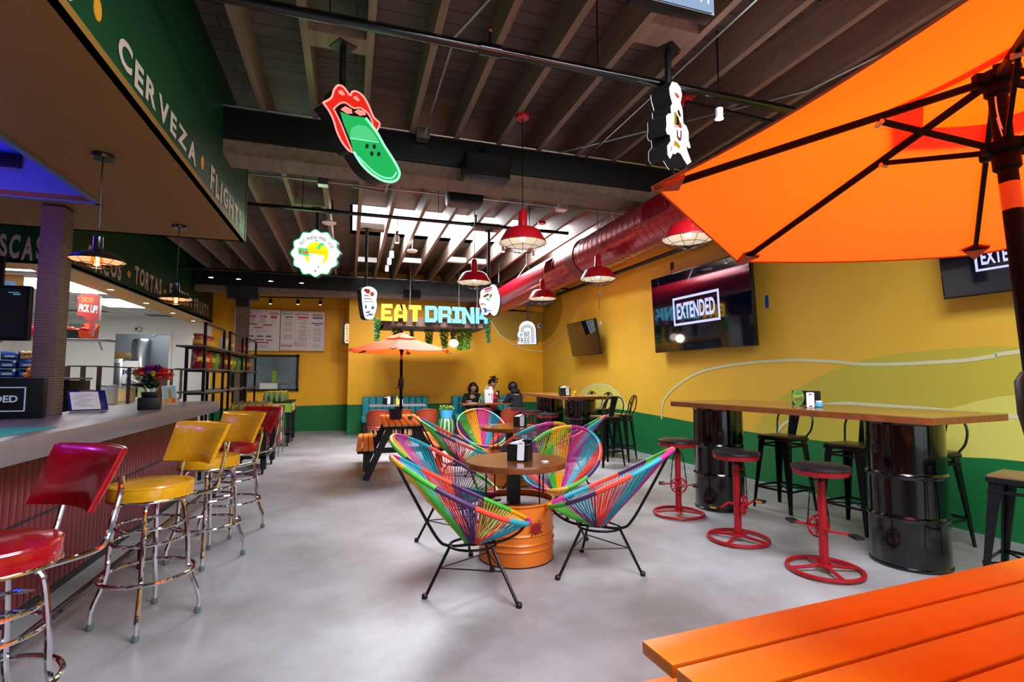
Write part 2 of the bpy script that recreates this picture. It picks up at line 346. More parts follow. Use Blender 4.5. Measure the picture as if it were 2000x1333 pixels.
mb = MB(); mb.box((-6.98, 9, 2.2), (.02, 9, .2), SOF); mb.build('painted_band', wl)
# ---- ceiling: planked deck with skylight opening, joists, beams ----
def deck_mat():
    mt = bpy.data.materials.new('plank_deck'); mt.use_nodes = True; nt = mt.node_tree; b = nt.nodes['Principled BSDF']; N = nt.nodes.new; L = nt.links.new
    tc = N('ShaderNodeTexCoord'); br = N('ShaderNodeTexBrick'); br.inputs['Scale'].default_value = 1; br.inputs['Brick Width'].default_value = 1.9; br.inputs['Row Height'].default_value = .14; br.inputs['Mortar Size'].default_value = .006
    br.inputs['Color1'].default_value = (*lin('6c5f58'), 1); br.inputs['Color2'].default_value = (*lin('564a45'), 1); br.inputs['Mortar'].default_value = (*lin('2a2320'), 1)
    L(tc.outputs['Object'], br.inputs['Vector']); n = N('ShaderNodeTexNoise'); n.inputs['Scale'].default_value = 3; mp = N('ShaderNodeMapping'); mp.inputs['Scale'].default_value = (1, 9, 1); L(tc.outputs['Object'], mp.inputs[0]); L(mp.outputs[0], n.inputs['Vector'])
    mx = N('ShaderNodeMix'); mx.data_type = 'RGBA'; mx.blend_type = 'MULTIPLY'; mx.inputs[0].default_value = .5; L(br.outputs['Color'], mx.inputs[6]); L(n.outputs['Fac'], mx.inputs[7]); L(mx.outputs[2], b.inputs['Base Color']); b.inputs['Roughness'].default_value = .6
    return mt
DK = deck_mat()
KX0, KX1, KY0, KY1 = .0, 4.0, 7.8, 9.4
mb = MB()
for x0, x1, y0, y1 in ((-3.3, 5.6, -5, KY0), (-3.3, 5.6, KY1, 14.2), (-3.3, KX0, KY0, KY1), (KX1, 5.6, KY0, KY1)): mb.box(((x0+x1)/2, (y0+y1)/2, ZD+.03), (x1-x0, y1-y0, .06), DK)
ce = struct(mb, 'ceiling')
mb = MB(); th = .04
for x in (KX0-th/2, KX1+th/2): mb.box((x, (KY0+KY1)/2, ZD+.25), (th, KY1-KY0, .5), WHE)
for y in (KY0-th/2, KY1+th/2): mb.box(((KX0+KX1)/2, y, ZD+.25), (KX1-KX0, th, .5), WHE)
mb.build('skylight_curb', ce)
mb = MB(); mb.box(((KX0+KX1)/2, (KY0+KY1)/2, ZD+.5), (KX1-KX0, KY1-KY0, .01), emis('skylight_sky', 'eef6ff', 9)); tag(mb.build('skylight_glazing', ce), 'bright white skylight glazing')
k = -8
while .09+.42*k < 5.4:
    x = .09+.42*k; k += 1
    if x < -3.15: continue
    y0 = -5 if x > SX else 5.85; y1 = YR if x < -.03 else YB+.5
    mb = MB(); mb.box((x, (y0+y1)/2, (ZJ+ZD)/2), (.05, y1-y0, ZD-ZJ), WOODC); mb.build('joist', ce)
for x0, x1, y, w in ((-.33, .09, 3.54, .17), (1.77, 2.19, 2.82, .2), (-.75, -.33, 7.2, .15), (1.77, 2.6, 9.9, .12), (1.77, 2.19, 7.56, .16), (.09, .5, 8.1, .16),  (.09, .5, 10.4, .05), (.93, 1.35, 10.2, .05)):
    mb = MB(); mb.box(((x0+x1)/2, y, ZJ+.045), (x1-x0-.05, w, .09), WHE if y > 9 else WOODC); mb.build('blocking', ce)
mb = MB(); mb.box((2.17, 4.85, 3.508), (6.5, .30, .264), BLK); mb.box((2.17, 4.885, 3.313), (6.5, .31, .126), WOODC); tag(mb.build('beam', ce), 'black steel beam over a painted timber')
mb = MB(); mb.box((1.0, 12.33, 3.48), (8.3, .26, .31), BLK); mb.box((1.0, 12.36, 3.265), (8.3, .28, .12), WOODC); tag(mb.build('beam', ce), 'black beam close to the back wall')
mb = MB(); mb.tube([(-1.1, 4.69, 3.65), (5.0, 4.69, 3.65)], .012, STEEL); mb.tube([(-3.2, 12.18, 3.65), (2.0, 12.18, 3.65)], .012, STEEL)
mb.tube([(.62, 4.66, 3.62), (.62, 3.2, 3.62), (.95, 2.2, 3.62), (1.0, 1.6, 3.62)], .012, STEEL); mb.box((.6, 4.62, 3.6), (.12, .1, .1), STEEL)
mb.tube([(2.27, 4.65, 3.62), (2.27, 1.0, 3.62)], .011, STEEL)
mb.tube([(2.0, 4.65, 3.64), (3.4, 3.0, 3.62), (3.6, 2.0, 3.62)], .009, STEEL)
mb.build('conduit', ce)
mb = MB(); mb.tube([(-1.5, 6.1, 3.60), (5.1, 6.1, 3.60)], .011, STEEL); mb.box((-.33, 6.1, 3.59), (.11, .11, .08), STEEL); mb.box((2.62, 6.1, 3.59), (.13, .13, .07), WHE); mb.tube([(2.2, 5.1, 3.6), (2.6, 5.6, 3.6), (2.62, 6.1, 3.6)], .01, STEEL); mb.tube([(.0, 6.1, 3.58), (.35, 5.95, 3.5), (.4, 5.2, 3.55)], .01, STEEL); mb.build('conduit', ce)
# sprinkler mains
def pipe(y, z, r, x0, x1, joints, label):
    t = thing('sprinkler_pipe', label, 'pipe', (x0, y, z)); mb = MB(); mb.tube([(0, 0, 0), (x1-x0, 0, 0)], r, BLKP, 14)
    for j in joints: mb.tube([(j-x0-.07, 0, 0), (j-x0+.07, 0, 0)], r*1.35, BLKP, 14)
    mb.build('pipe', t)
    for j in joints:
        mb = MB(); mb.tube([(j-x0, 0, r), (j-x0, 0, r+.09)], .012, BLKM, 8); mb.ell((j-x0, 0, r+.1), (.02, .02, .02), mat('brass', '8a5a3a', .4, metal=1), 8, 6); mb.build('sprinkler_head', t)
    for j in (x0+.9, x0+2.6, x1-.6): mb = MB(); mb.tube([(j-x0, 0, 0), (j-x0, 0, ZD-z)], .005, BLKM, 6); mb.build('hanger_rod', t)
pipe(2.98, 3.42, .03, -1.05, 5.2, [.8, 3.6], 'thick black sprinkler main crossing the ceiling in front of the tongue sign')
pipe(6.75, 3.46, .024, -1.5, 3.0, [-.25, 1.62], 'black sprinkler main crossing below the skylight')
pipe(10.9, 3.42, .02, -3.1, 4.9, [2.9], 'thin black sprinkler main nearest the back wall')
# ---- bar soffit ----
mb = MB()
mb.box(((SX-1.93)/2, 1.4, SZ+.02), (1.93+SX, 8.8, .04), SOF); mb.box((-4.5, 5.31, SZ+.02), (5.14, .98, .04), SOF)
so = struct(mb, 'ceiling_soffit')
mb = MB(); mb.box((SX-.02, 1.4, (SZ+ZD)/2), (.04, 8.8, ZD-SZ), FGRN); mb.box((-2.2, 5.78, (SZ+ZD)/2), (2.3, .04, ZD-SZ), FGRN); fa = struct(mb, 'wall_soffit')
BLU = mat('cavity_paint', '5a78a8', .6)
mb = MB(); mb.box((-4.5, 4.84, 3.2), (5.14, .04, .9), BLU); mb.box((-1.95, 1.4, 3.2), (.04, 7, .9), BLU); mb.box((-4.5, 1.4, 3.66), (5.2, 7, .04), BLU); struct(mb, 'wall_cavity')
v = thing('wall_louver', 'dark louvered grille high in the blue-lit ceiling recess', 'vent', (-2.75, 4.80, 3.03)); mb = MB()
for i in range(4): mb.box((0, -.01-.01*i, -.035+.022*i), (.55, .03, .008), BLK)
mb.build('slat', v); mb = MB(); mb.box((0, .0, 0), (.6, .03, .11), BLK); mb.build('frame', v)
point('blue_strip_light', (-2.9, 4.2, 3.5), 15, (.0, .02, 1), .2)
point('blue_strip_light', (-3.6, 3.0, 3.4), 9, (.01, .02, 1), .3)
point('purple_uplight', (-2.75, 4.1, 2.6), 15, (.42, .08, 1), .1)
# lettering on the bar fascia (u=+Y, v=+Z)
def word(t, T, w, h, m=LET, bold=.035):
    mb = MB(); x = 0; d, f, tot = None, None, 0
    ws = [text_data(c, bold)[2]*(.85 if c != 'I' else 1.0) for c in t]; g = .16; tot = sum(ws)+g*(len(t)-1); x = 0; rr = random.Random(len(t)*7+ord(t[0]))
    for c, cw in zip(t, ws):
        mb.text(c, m, T @ MX.Translation(V(((x+cw/2)/tot*w, rr.uniform(-.07, .07)*h, 0))) @ MX.Rotation(rr.uniform(-.07, .07), 4, 'Z'), cw/tot*w, h*rr.uniform(.86, 1.02), .003, bold); x += cw+g
    return mb
FX = SX+.001
for t, pa, pb, pt, pbm in (('CERVEZA', (229, 105), (382, 320), (245, 66), (257, 156)), ('FLIGHTS', (411, 340), (471, 425), (411, 311), (411, 373))):
    A = P(*pa, x=FX); B = P(*pb, x=FX); z1 = P(*pt, x=FX).z; z0 = P(*pbm, x=FX).z
    o = word(t, frame((FX, A.y, (z0+z1)/2-.02), (0, 1, 0), (0, 0, 1)), B.y-A.y, (z1-z0)*.82).build('lettering', fa); tag(o, 'cream letters reading '+t)
for px in ((190, 18), (395, 318)):
    c = P(*px, x=FX); mb = MB(); mb.prism([(.035*math.cos(2*pi*i/20), .05*math.sin(2*pi*i/20)) for i in range(20)], .003, DOT, frame(c, (0, 1, 0), (0, 0, 1))); mb.build('painted_dot', fa)
A = P(143, 2, x=FX); tag(word('MICHELADAS', frame((FX, A.y-1.75, A.z+.06), (0, 1, 0), (0, 0, 1)), 1.75, .19).build('lettering', fa), 'cream letters ending before the first dot')
# ---- kitchen fascia, soffit and ceiling ----
KZ = 2.68; KYF = 7.25; ki = P(365, 628, z=KZ).x; kf = P(0, 524, z=KZ).y
mb = MB(); mb.box((XK-.02, (KYF+YR)/2, (KZ+ZD)/2), (.04, YR-KYF, ZD-KZ), FGRN); mb.box(((XK-7)/2-.02, KYF+.02, (KZ+ZD)/2), (7+XK, .04, ZD-KZ), FGRN); kfa = struct(mb, 'wall_kitchen')
mb = MB(); mb.box(((XK+ki)/2, (KYF+YR)/2, KZ+.02), (XK-ki, YR-KYF, .04), mat('kitchen_soffit_yellow', 'e3ab45', .5)); mb.box(((ki-7)/2, (KYF+kf)/2, KZ+.02), (7+ki, kf-KYF, .04), MC['kitchen_soffit_yellow']); struct(mb, 'ceiling_kitchen_soffit')
mb = MB(); mb.box(((ki-7)/2, (kf+YR)/2, KZ+.07), (7+ki, YR-kf, .03), mat('ceiling_tile', 'd2d2ce', .8)); kc = struct(mb, 'ceiling_kitchen')
mb = MB(); TL = mat('tile_grid', 'b5b5b2', .6); y = kf+.3
while y < YR: mb.box(((ki-7)/2, y, KZ+.054), (7+ki, .02, .006), TL); y += .61
x = ki-.3
while x > -7: mb.box((x, (kf+YR)/2, KZ+.054), (.02, YR-kf, .006), TL); x -= .61
mb.box((-4.05, 13.2, KZ+.052), (.5, .3, .006), BLK); mb.box((-5.2, 12.7, KZ+.052), (.7, .3, .006), BLK); mb.build('grid', kc)
TP = emis('troffer_glow', 'f4f8ff', 6)
for (px, py), sx, sy in (((85, 556), .6, 1.2), ((150, 561), .6, 1.2), ((222, 592), .6, 1.2), ((10, 523.5), .5, .25)):
    c = P(px, py, z=KZ+.05); t = thing('ceiling_light', 'flat rectangular ceiling light %s in the kitchen' % {85: 'left of the rope column', 150: 'just right of the rope column', 222: 'nearest the pick up sign', 10: 'at the front edge'}[px], 'light', (c.x, c.y, c.z), 0, 'kitchen ceiling lights')
    mb = MB(); mb.box((0, 0, -.006), (sx, sy, .004), TP); mb.build('diffuser', t); mb = MB(); mb.box((0, 0, 0), (sx+.04, sy+.04, .006), WHE); mb.build('frame', t)
area('kitchen_panel_light', (-4.9, 10.4, KZ+.02), (0, 0, 0), 1.8, 4, 85, (1, .99, .96))
area('kitchen_back_light', ((ox0+ox1)/2, YR+.8, 2.85), (0, 0, 0), .8, .8, 16, (.9, .96, 1))
DLG = emis('downlight_glow', 'fff2d8', 9)
def downlight(loc, label, group, r=.055):
    t = thing('recessed_downlight', label, 'light', loc, 0, group); mb = MB(); mb.lathe([(r*.8, -.004), (0, -.004)], DLG, cap=False); mb.build('lens', t)
    mb = MB(); mb.lathe([(r*.8, -.003), (r*.85, -.008), (r*1.1, -.004), (r*1.1, 0)], WHE, cap=False); mb.build('trim_ring', t)
for i, (px, py) in enumerate(((216, 565.5), (285.5, 592), (337.5, 611.5), (377.5, 627))):
    c = P(px, py, z=KZ); downlight(c, ('first', 'second', 'third', 'farthest')[i]+' round downlight along the kitchen soffit, counting from the near end', 'kitchen soffit downlights')
    point('downlight_beam', c-V((0, 0, .03)), 5, (1, .88, .68), .03, 1.9, (0, 0, 0))
mb = word('FRESCAS', frame((P(-62, 480, y=KYF-.001).x, KYF-.002, P(0, 482, y=KYF).z), (1, 0, 0), (0, 0, 1)), P(85, 480, y=KYF).x-P(-62, 480, y=KYF).x, .30); tag(mb.build('lettering', kfa), 'cream letters reading FRESCAS')
KX = XK+.001
for t, xa, xb, ym, hh in (('TACOS', 172, 236, (480, 545), .30), ('TORTAS', 263, 315, (529, 568), .30), ('ELOTES', 331, 368, (563, 592), .30), ('FRUITS', 379, 407, (587, 616), .30)):
    A = P(xa, ym[0]+5, x=KX); B = P(xb, ym[1], x=KX); zc = P((xa+xb)/2, {172: 518, 263: 549, 331: 579, 379: 602}[xa], x=KX).z
    tag(word(t, frame((KX, A.y, zc), (0, 1, 0), (0, 0, 1)), B.y-A.y, hh).build('lettering', kfa), 'cream letters reading '+t)
for px in ((252, 536), (322, 571), (373, 596)):
    c = P(*px, x=KX); mb = MB(); mb.prism([(.06*math.cos(2*pi*i/20), .05*math.sin(2*pi*i/20)) for i in range(20)], .003, DOT, frame(c, (0, 1, 0), (0, 0, 1))); mb.build('painted_dot', kfa)
# ---- window in the recess wall ----
q0 = P(518, 695, y=YR-.03); q1 = P(580, 762, y=YR-.03); x0 = q0.x-.75; x1 = q1.x; z0 = q1.z; z1 = q0.z
mb = MB(); mb.box(((x0+x1)/2, YR-.02, (z0+z1)/2), (x1-x0, .02, z1-z0), mat('window_grey_interior', '6b7a80', .25, noise=.35, nscale=2, coat=.5)); wi = struct(mb, 'window_1')
mb = MB()
for z in (z0, z1): mb.box(((x0+x1)/2, YR-.03, z), (x1-x0+.07, .06, .05), BLK)
for x in (x0, x1): mb.box((x, YR-.03, (z0+z1)/2), (.05, .06, z1-z0+.07), BLK)
mb.build('window_frame', wi)
mb = MB(); mb.box(((x0+x1)/2+.1, YR-.04, z0+.1), (.4, .02, .15), WHE); mb.box(((x0+x1)/2+.45, YR-.04, z0+.17), (.3, .02, .04), SST); mb.box(((x0+x1)/2+.22, YR-.037, z0+.33), (.12, .02, .28), mat('green_bottle', '7aa03a', .4)); mb.build('kitchen_glimpse', wi)
# ---- columns ----
ROPE = bpy.data.materials.new('rope_wrap'); ROPE.use_nodes = True; nt = ROPE.node_tree; b = nt.nodes['Principled BSDF']; b.inputs['Roughness'].default_value = .85
wv = nt.nodes.new('ShaderNodeTexWave'); wv.bands_direction = 'Z'; wv.inputs['Scale'].default_value = 22; wv.inputs['Distortion'].default_value = .4; tc = nt.nodes.new('ShaderNodeTexCoord'); nt.links.new(tc.outputs['Object'], wv.inputs['Vector'])
rp = nt.nodes.new('ShaderNodeValToRGB'); rp.color_ramp.elements[0].color = (*lin('6a5648'), 1); rp.color_ramp.elements[1].color = (*lin('a48a76'), 1); nt.links.new(wv.outputs['Fac'], rp.inputs[0]); nt.links.new(rp.outputs[0], b.inputs['Base Color'])
bp = nt.nodes.new('ShaderNodeBump'); bp.inputs['Distance'].default_value = .01; nt.links.new(wv.outputs['Fac'], bp.inputs['Height']); nt.links.new(bp.outputs[0], b.inputs['Normal'])
c0 = P(80, 396, z=SZ); c1 = P(126, 398, z=SZ)
t = thing('column', 'square rope-wrapped column behind the bar, purple-lit at the top', 'column', (c0.x+.08, c0.y+.08, 0)); mb = MB(); mb.box((0, 0, SZ/2), (.165, .16, SZ-.03), ROPE, b=.02); mb.build('shaft', t); mb = MB(); mb.box((0, 0, SZ-.012), (.145, .145, .022), BLK); mb.build('cap', t)
t = thing('column', 'slim tan column with black capital in front of the left menu board', 'column', (-2.23, 12.3, 0)); mb = MB(); mb.box((0, 0, 1.5), (.24, .2, 3.0), ROPE, b=.02); mb.build('shaft', t)
mb = MB(); mb.box((0, -.01, 3.20), (.58, .34, .30), BLK); mb.box((0, -.01, 2.97), (.25, .22, .18), BLK); mb.build('capital', t)
# ================= BAR =================
t = thing('bar_counter', 'long grey-topped bar counter with dark red ribbed front', 'counter', (-1.85, 2.5, 0))
mb = MB(); mb.box((-1.93, 2.5, 1.008), (.80, 9.4, .125), CTR, b=.006); mb.build('countertop', t, world=True)
mb = MB(); RT = mat('red_ribbed_tile', '6e0c18', .3, coat=.15, noise=.06, nscale=20)
mb.box((-1.82, 2.5, .51), (.14, 9.3, .88), RT); mb.box((-1.84, 2.5, .04), (.14, 9.2, .08), BLK)
y = -1.9
while y < 7.1: mb.box((-1.746, y, .51), (.012, .058, .87), RT, b=.003); y += .062
mb.box((-1.742, 2.2, .55), (.02, 8.4, .012), BLK); mb.build('tiled_front', t, world=True)
mb = MB(); mb.tube([(-1.72, -1.2, .17), (-1.40, -1.0, .17), (-1.40, -.9, .17), (-1.40, 7.0, .17)], .022, BLKP, 10)
for y in (.6, 2.5, 4.4, 6.5): mb.tube([(-1.40, y, .17), (-1.40, y, 0)], .02, BLKP, 8)
mb.build('foot_rail', t, world=True)
def rring(mb, r, z, m, th=.011, n=28): mb.tube([(r*math.cos(2*pi*i/n), r*math.sin(2*pi*i/n), z) for i in range(n)], th, m, 8, closed=True)
def diner_stool(label, vin, loc, rz, group='chrome diner stools at the bar'):
    t = thing('diner_stool', label, 'bar stool', loc, rz, group)
    mb = MB(); mb.lathe([(.19, .695), (.205, .70), (.207, .76), (.20, .772), (.13, .784), (0, .788)], vin, seg=36); mb.tube([(.204*math.cos(2*pi*i/36), .204*math.sin(2*pi*i/36), .765) for i in range(36)], .005, vin, 6, closed=True); mb.build('seat', t)
    mb = MB(); mb.lathe([(.208, .70), (.212, .694), (.212, .688), (.17, .682), (0, .682)], CHR, seg=36); mb.build('seat_band', t)
    # curved padded back on two bent tubes
    g = []; nu, nv = 12, 6
    for j in range(nv+1):
        for i in range(nu+1):
            u = i/nu*2-1; v = j/nv*2-1; e = (1-abs(u)**6)*(1-abs(v)**6)
            yy = u*.205*(1+.06*v); zz = .965+v*.115; xx = -.31-.05*v+.05*u*u
            g.append((xx, yy, zz, .022*e+.012))
    vs = [(a+0+d, b, c) for a, b, c, d in g]+[(a-d, b, c) for a, b, c, d in g]; N = len(g); fs = []
    for j in range(nv):
        for i in range(nu):
            a = j*(nu+1)+i; fs.append((a, a+1, a+nu+2, a+nu+1)); fs.append((N+a, N+a+nu+1, N+a+nu+2, N+a+1))
    bd = [i for i in range(nu+1)]+[j*(nu+1)+nu for j in range(1, nv+1)]+[nv*(nu+1)+i for i in range(nu-1, -1, -1)]+[j*(nu+1) for j in range(nv-1, 0, -1)]
    for k in range(len(bd)): a, b = bd[k], bd[(k+1) % len(bd)]; fs.append((a, N+a, N+b, b))
    mb = MB(); mb.add(vs, fs, vin, True); o = mb.build('backrest', t, ang=80)
    mb = MB(); pp = [V((g[k][0]-g[k][3]*.6, g[k][1], g[k][2])) for k in bd]; mb.tube(pp, .005, vin, 6, closed=True); mb.build('piping', o)
    mb = MB()
    for s in (-1, 1): mb.tube(cr([(.05, s*.15, .684), (-.12, s*.165, .684), (-.25, s*.165, .69), (-.29, s*.165, .72), (-.31, s*.165, .80), (-.335, s*.165, .90), (-.345, s*.15, .96)], 5), .011, CHR, 8)
    mb.build('back_support', t)
    for k in range(4):
        a = pi/4+k*pi/2; c, s_ = math.cos(a), math.sin(a); mb = MB()
        mb.tube(cr([(.02*c, .02*s_, .672), (.10*c, .10*s_, .672), (.145*c, .145*s_, .655), (.165*c, .165*s_, .60), (.185*c, .185*s_, .42), (.195*c, .195*s_, .27), (.25*c, .25*s_, .10), (.25*c, .25*s_, .015)], 5), .0125, CHR, 8)
        lg = mb.build('leg', t); mb = MB(); mb.lathe([(.016, 0), (.017, .03), (.014, .035)], RUB, (.25*c, .25*s_, 0), 12); mb.build('rubber_foot', lg)
    mb = MB(); rring(mb, .165, .54, CHR, .009); rring(mb, .175, .46, CHR, .009); mb.build('brace_ring', t)
    mb = MB(); rring(mb, .225, .27, CHR, .011, 36); mb.build('foot_ring', t)
    mb = MB(); mb.lathe([(.08, .675), (.08, .683)], CHR, seg=20); mb.build('swivel_plate', t)
    return t
ds = diner_stool('red vinyl diner stool nearest the camera, cut by the left edge', RDV, (-1.22, 2.36, 0), math.radians(232))
d2 = dup(ds, (-1.06, 3.46, 0), math.radians(233), 'yellow vinyl diner stool just behind the near red one', swap={'red_vinyl': 'yellow_vinyl'})
dup(d2, (-1.0, 4.46, 0), math.radians(233), 'yellow vinyl diner stool farther along the bar, partly covering a red one')
dup(ds, (-.97, 5.2, 0), math.radians(233), 'red vinyl diner stool farthest along the bar, mostly hidden by a yellow one')
# ---- things on the counter ----
CT = 1.072
a = P(0, 822, z=CT); b = P(212, 808, z=CT)
t = MB(); t.box((-1.82, 2.98, CT+.002), (.36, 1.5, .004), mat('teal_mat', '1f9d9a', .5)); tag(t.build('bar_mat'), 'flat teal bar mat under the black box on the counter', 'mat')
t = thing('box', 'low black box on the teal bar mat', 'box', (-1.99, 3.05, CT+.004)); mb = MB(); mb.box((0, 0, .045), (.36, .62, .09), BLK, b=.006); mb.build('body', t); mb = MB(); mb.box((0, 0, .1), (.39, .66, .02), BLKM, b=.004); mb.build('lid', t)
c = P(175, 803, z=CT); t = thing('menu_folder', 'dark blue folder holding a white printed menu on the bar', 'menu', (c.x, c.y, CT), math.radians(35))
T = MX.Translation((0, 0, .002)) @ MX.Rotation(math.radians(52), 4, 'X'); mb = MB(); mb.box((0, .11, 0), (.27, .22, .008), mat('navy_plastic', '141a6e', .3), T, b=.003); mb.build('cover', t)
mb = MB(); mb.box((-.02, .105, .006), (.20, .19, .002), PAPER, T)
for k in range(7): mb.box((-.02-.02*(k % 3), .17-.02*k, .0075), (.1-.01*(k % 3), .004, .001), QR, T)
mb.build('page', t); mb = MB(); mb.box((0, .21, .009), (.1, .02, .006), STEEL, T); mb.build('clip', t)
# flowers
c = P(292, 800, z=CT); t = thing('flower_bucket', 'square black bucket holding the flower bouquet on the bar', 'bucket', (c.x, c.y, CT), .2)
mb = MB(); mb.box((0, 0, .055), (.17, .15, .11), BLK, b=.006); mb.build('box_base', t); mb = MB(); mb.box((0, 0, .135), (.13, .12, .05), BLKM, b=.004, tp=.9); mb.build('inner_pot', t)
f = thing('bouquet', 'mixed bouquet of orange, purple, yellow and red flowers in a clear sleeve', 'flowers', (c.x, c.y, CT+.15))
mb = MB(); mb.lathe([(.035, 0), (.05, .03), (.058, .05)], GLS, seg=16, cap=False); mb.build('clear_sleeve', f)
GL = mat('leaf_dark', '1c3018', .5); mb = MB(); rr = random.Random(3)
for k in range(260):
    a = rr.uniform(0, 2*pi); h = rr.uniform(.04, .16); r = rr.uniform(.0, .13)*(h/.15+.2); p = V((r*math.cos(a), r*math.sin(a), h)); q = p+V((math.cos(a)*.04, math.sin(a)*.04, rr.uniform(-.01, .03))); sd = V((-math.sin(a), math.cos(a), 0))*.014
    mb.add([p, (p+q)/2+sd, q, (p+q)/2-sd], [(0, 1, 2, 3)], GL)
mb.build('foliage', f)
mb = MB()
for k in range(5): mb.tube([(-.04, 0, .05), (-.2, -.03+.01*k, .08+.015*k)], .003, BLK, 5)
mb.build('twigs', f)
flw = [(-.075, -.05, .19, .05, 'e0562a'), (0, -.06, .20, .055, '6d1f7c'), (.06, -.01, .22, .045, '7a2a8a'), (.13, -.02, .19, .045, 'd8331c'), (.11, -.06, .15, .045, 'c81f2a'), (.05, -.09, .17, .03, 'd8c020'), (-.14, -.02, .17, .03, 'c8c030'), (.16, .02, .15, .045, 'e0481c'), (-.02, .03, .22, .04, 'c8283a'), (-.11, -.04, .13, .022, 'c8c030')]
for i, (x, y, z, r, cc) in enumerate(flw):
    r *= 1.3; x *= .82
    mb = MB(); mm = mat('petal_'+cc, cc, .6); rr = random.Random(i)
    for L, n in ((1, 9), (.75, 8), (.45, 6)):
        for k in range(n):
            a = 2*pi*k/n+L; p = V((x+r*.25*L*math.cos(a), y+r*.25*L*math.sin(a), z+.01*(1-L))); q = p+V((math.cos(a)*r*L, math.sin(a)*r*L, r*(1.05-L*.75))); sd = V((-math.sin(a), math.cos(a), 0))*r*.38*L
            mb.add([p, p*.4+q*.6+sd, q, p*.4+q*.6-sd], [(0, 1, 2, 3)], mm, True)
    mb.ell((x, y, z-r*.1), (r*.5, r*.5, r*.45), mm, 10, 6); mb.build('flower', f)
c = P(333, 791, z=CT); t = thing('table_card', 'tilted card with a beach cocktail picture beside the bouquet', 'card', (c.x, c.y, CT), math.radians(20))
T = MX.Rotation(math.radians(78), 4, 'X') @ MX.Rotation(.1, 4, 'Z'); mb = MB(); mb.box((0, .105, 0), (.13, .21, .004), PAPER, T); mb.box((0, .14, .003), (.115, .12, .001), mat('card_sky', '9cc4cc', .6), T); mb.box((0, .04, .003), (.115, .07, .001), mat('card_sand', 'd89a50', .6), T)
mb.box((.005, .12, .0038), (.03, .1, .001), mat('card_glass', 'b08a40', .6), T); mb.box((.03, .045, .0038), (.02, .05, .001), mat('card_red', 'c04a30', .6), T); mb.build('printed_card', t); mb = MB(); mb.box((0, .045, .035), (.12, .004, .07), PAPER); mb.build('rear_stand', t)
# ---- black pendants with filament bulbs over the bar ----
BULB = emis('filament', 'ffb070', 40); AMB = mat('amber_glass', 'ffb060', .05, trans=1, ior=1.05)
def cage(mb, R, z0, z1, m, n=10, rings=((1, 0), (.72, .55), (.35, .9)), th=.0022):
    for k in range(n):
        a = 2*pi*k/n; mb.tube([(R*q*math.cos(a), R*q*math.sin(a), z0+(z1-z0)*s) for q, s in ((1, 0), (.88, .3), (.72, .55), (.52, .78), (.35, .9), (.12, 1))], th, m, 4, caps=False)
    for q, s in rings: mb.tube([(R*q*math.cos(2*pi*i/28), R*q*math.sin(2*pi*i/28), z0+(z1-z0)*s) for i in range(28)], th, m, 4, closed=True)
def pendant(label, loc, ztop, R, m, mi, group, red=True):
    t = thing('pendant_lamp', label, 'pendant lamp', loc, 0, group); h = ztop-loc[2]
    mb = MB()
    if red: mb.lathe([(R, 0), (R*.995, .01), (R*.80, .075), (R*.72, .105), (R*.55, .125), (.045, .135), (.04, .16), (.035, .27), (.02, .29)], m, seg=40, cap=False)
    else: mb.lathe([(R, 0), (R*.97, .010), (R*.82, .030), (R*.58, .047), (R*.32, .057), (.034, .064), (.028, .075), (.026, .15), (.012, .168)], m, seg=40, cap=False)
    o = mb.build('lamp_shade', t)
    mb = MB()
    if red: mb.lathe([(R*.985, .003), (R*.79, .072), (R*.70, .10), (R*.5, .12), (0, .125)], mi, seg=40, cap=False)
    else: mb.lathe([(R*.98, .003), (R*.8, .026), (R*.56, .043), (R*.3, .053), (0, .056)], mi, seg=40, cap=False)
    mb.build('shade_lining', o)
    mb = MB(); cage(mb, R, 0, -.08 if red else -.05, BLKM); mb.build('wire_guard', t)
    mb = MB(); mb.tube([(0, 0, .2), (0, 0, h)], .004, BLKM, 6); mb.build('cord', t)
    mb = MB(); mb.lathe([(.0, -.03), (.055, -.03), (.06, -.02), (.06, 0)], m, (0, 0, h), 20); mb.build('ceiling_rose', t)
    mb = MB()
    if red: mb.lathe([(.0, .015), (.018, .02), (.026, .04), (.022, .065), (.014, .09), (.014, .12)], emis('warm_bulb', 'ffe6c0', 14), seg=12)
    else: mb.lathe([(0, -.035), (.02, -.03), (.032, 0), (.024, .035), (.014, .06)], AMB, seg=14)
    mb.build('bulb', t)
    if not red:
        mb = MB()
        for k in range(4): mb.tube([(.008*math.cos(k*pi/2), .008*math.sin(k*pi/2), -.022), (.006*math.cos(k*pi/2), .006*math.sin(k*pi/2), .03)], .0045, BULB, 5)
        mb.build('filament', t)
    point('pendant_glow', (loc[0], loc[1], loc[2]+(-.02 if red else -.04)), .45 if red else 3.0, (1, .86, .66) if red else (1, .55, .28), .03)
    return t
DKB = mat('dark_enamel', '15191c', .25, coat=.5)
pendant('dark caged pendant lamp over the near end of the bar', (-1.50, 3.75, 2.085), SZ, .145, DKB, mat('shade_inner_pink', 'd8b0a0', .5), 'black pendant lamps over the bar', False)
pendant('dark caged pendant lamp over the far end of the bar', (-1.52, 5.34, 2.075), SZ, .135, DKB, MC['shade_inner_pink'], 'black pendant lamps over the bar', False)
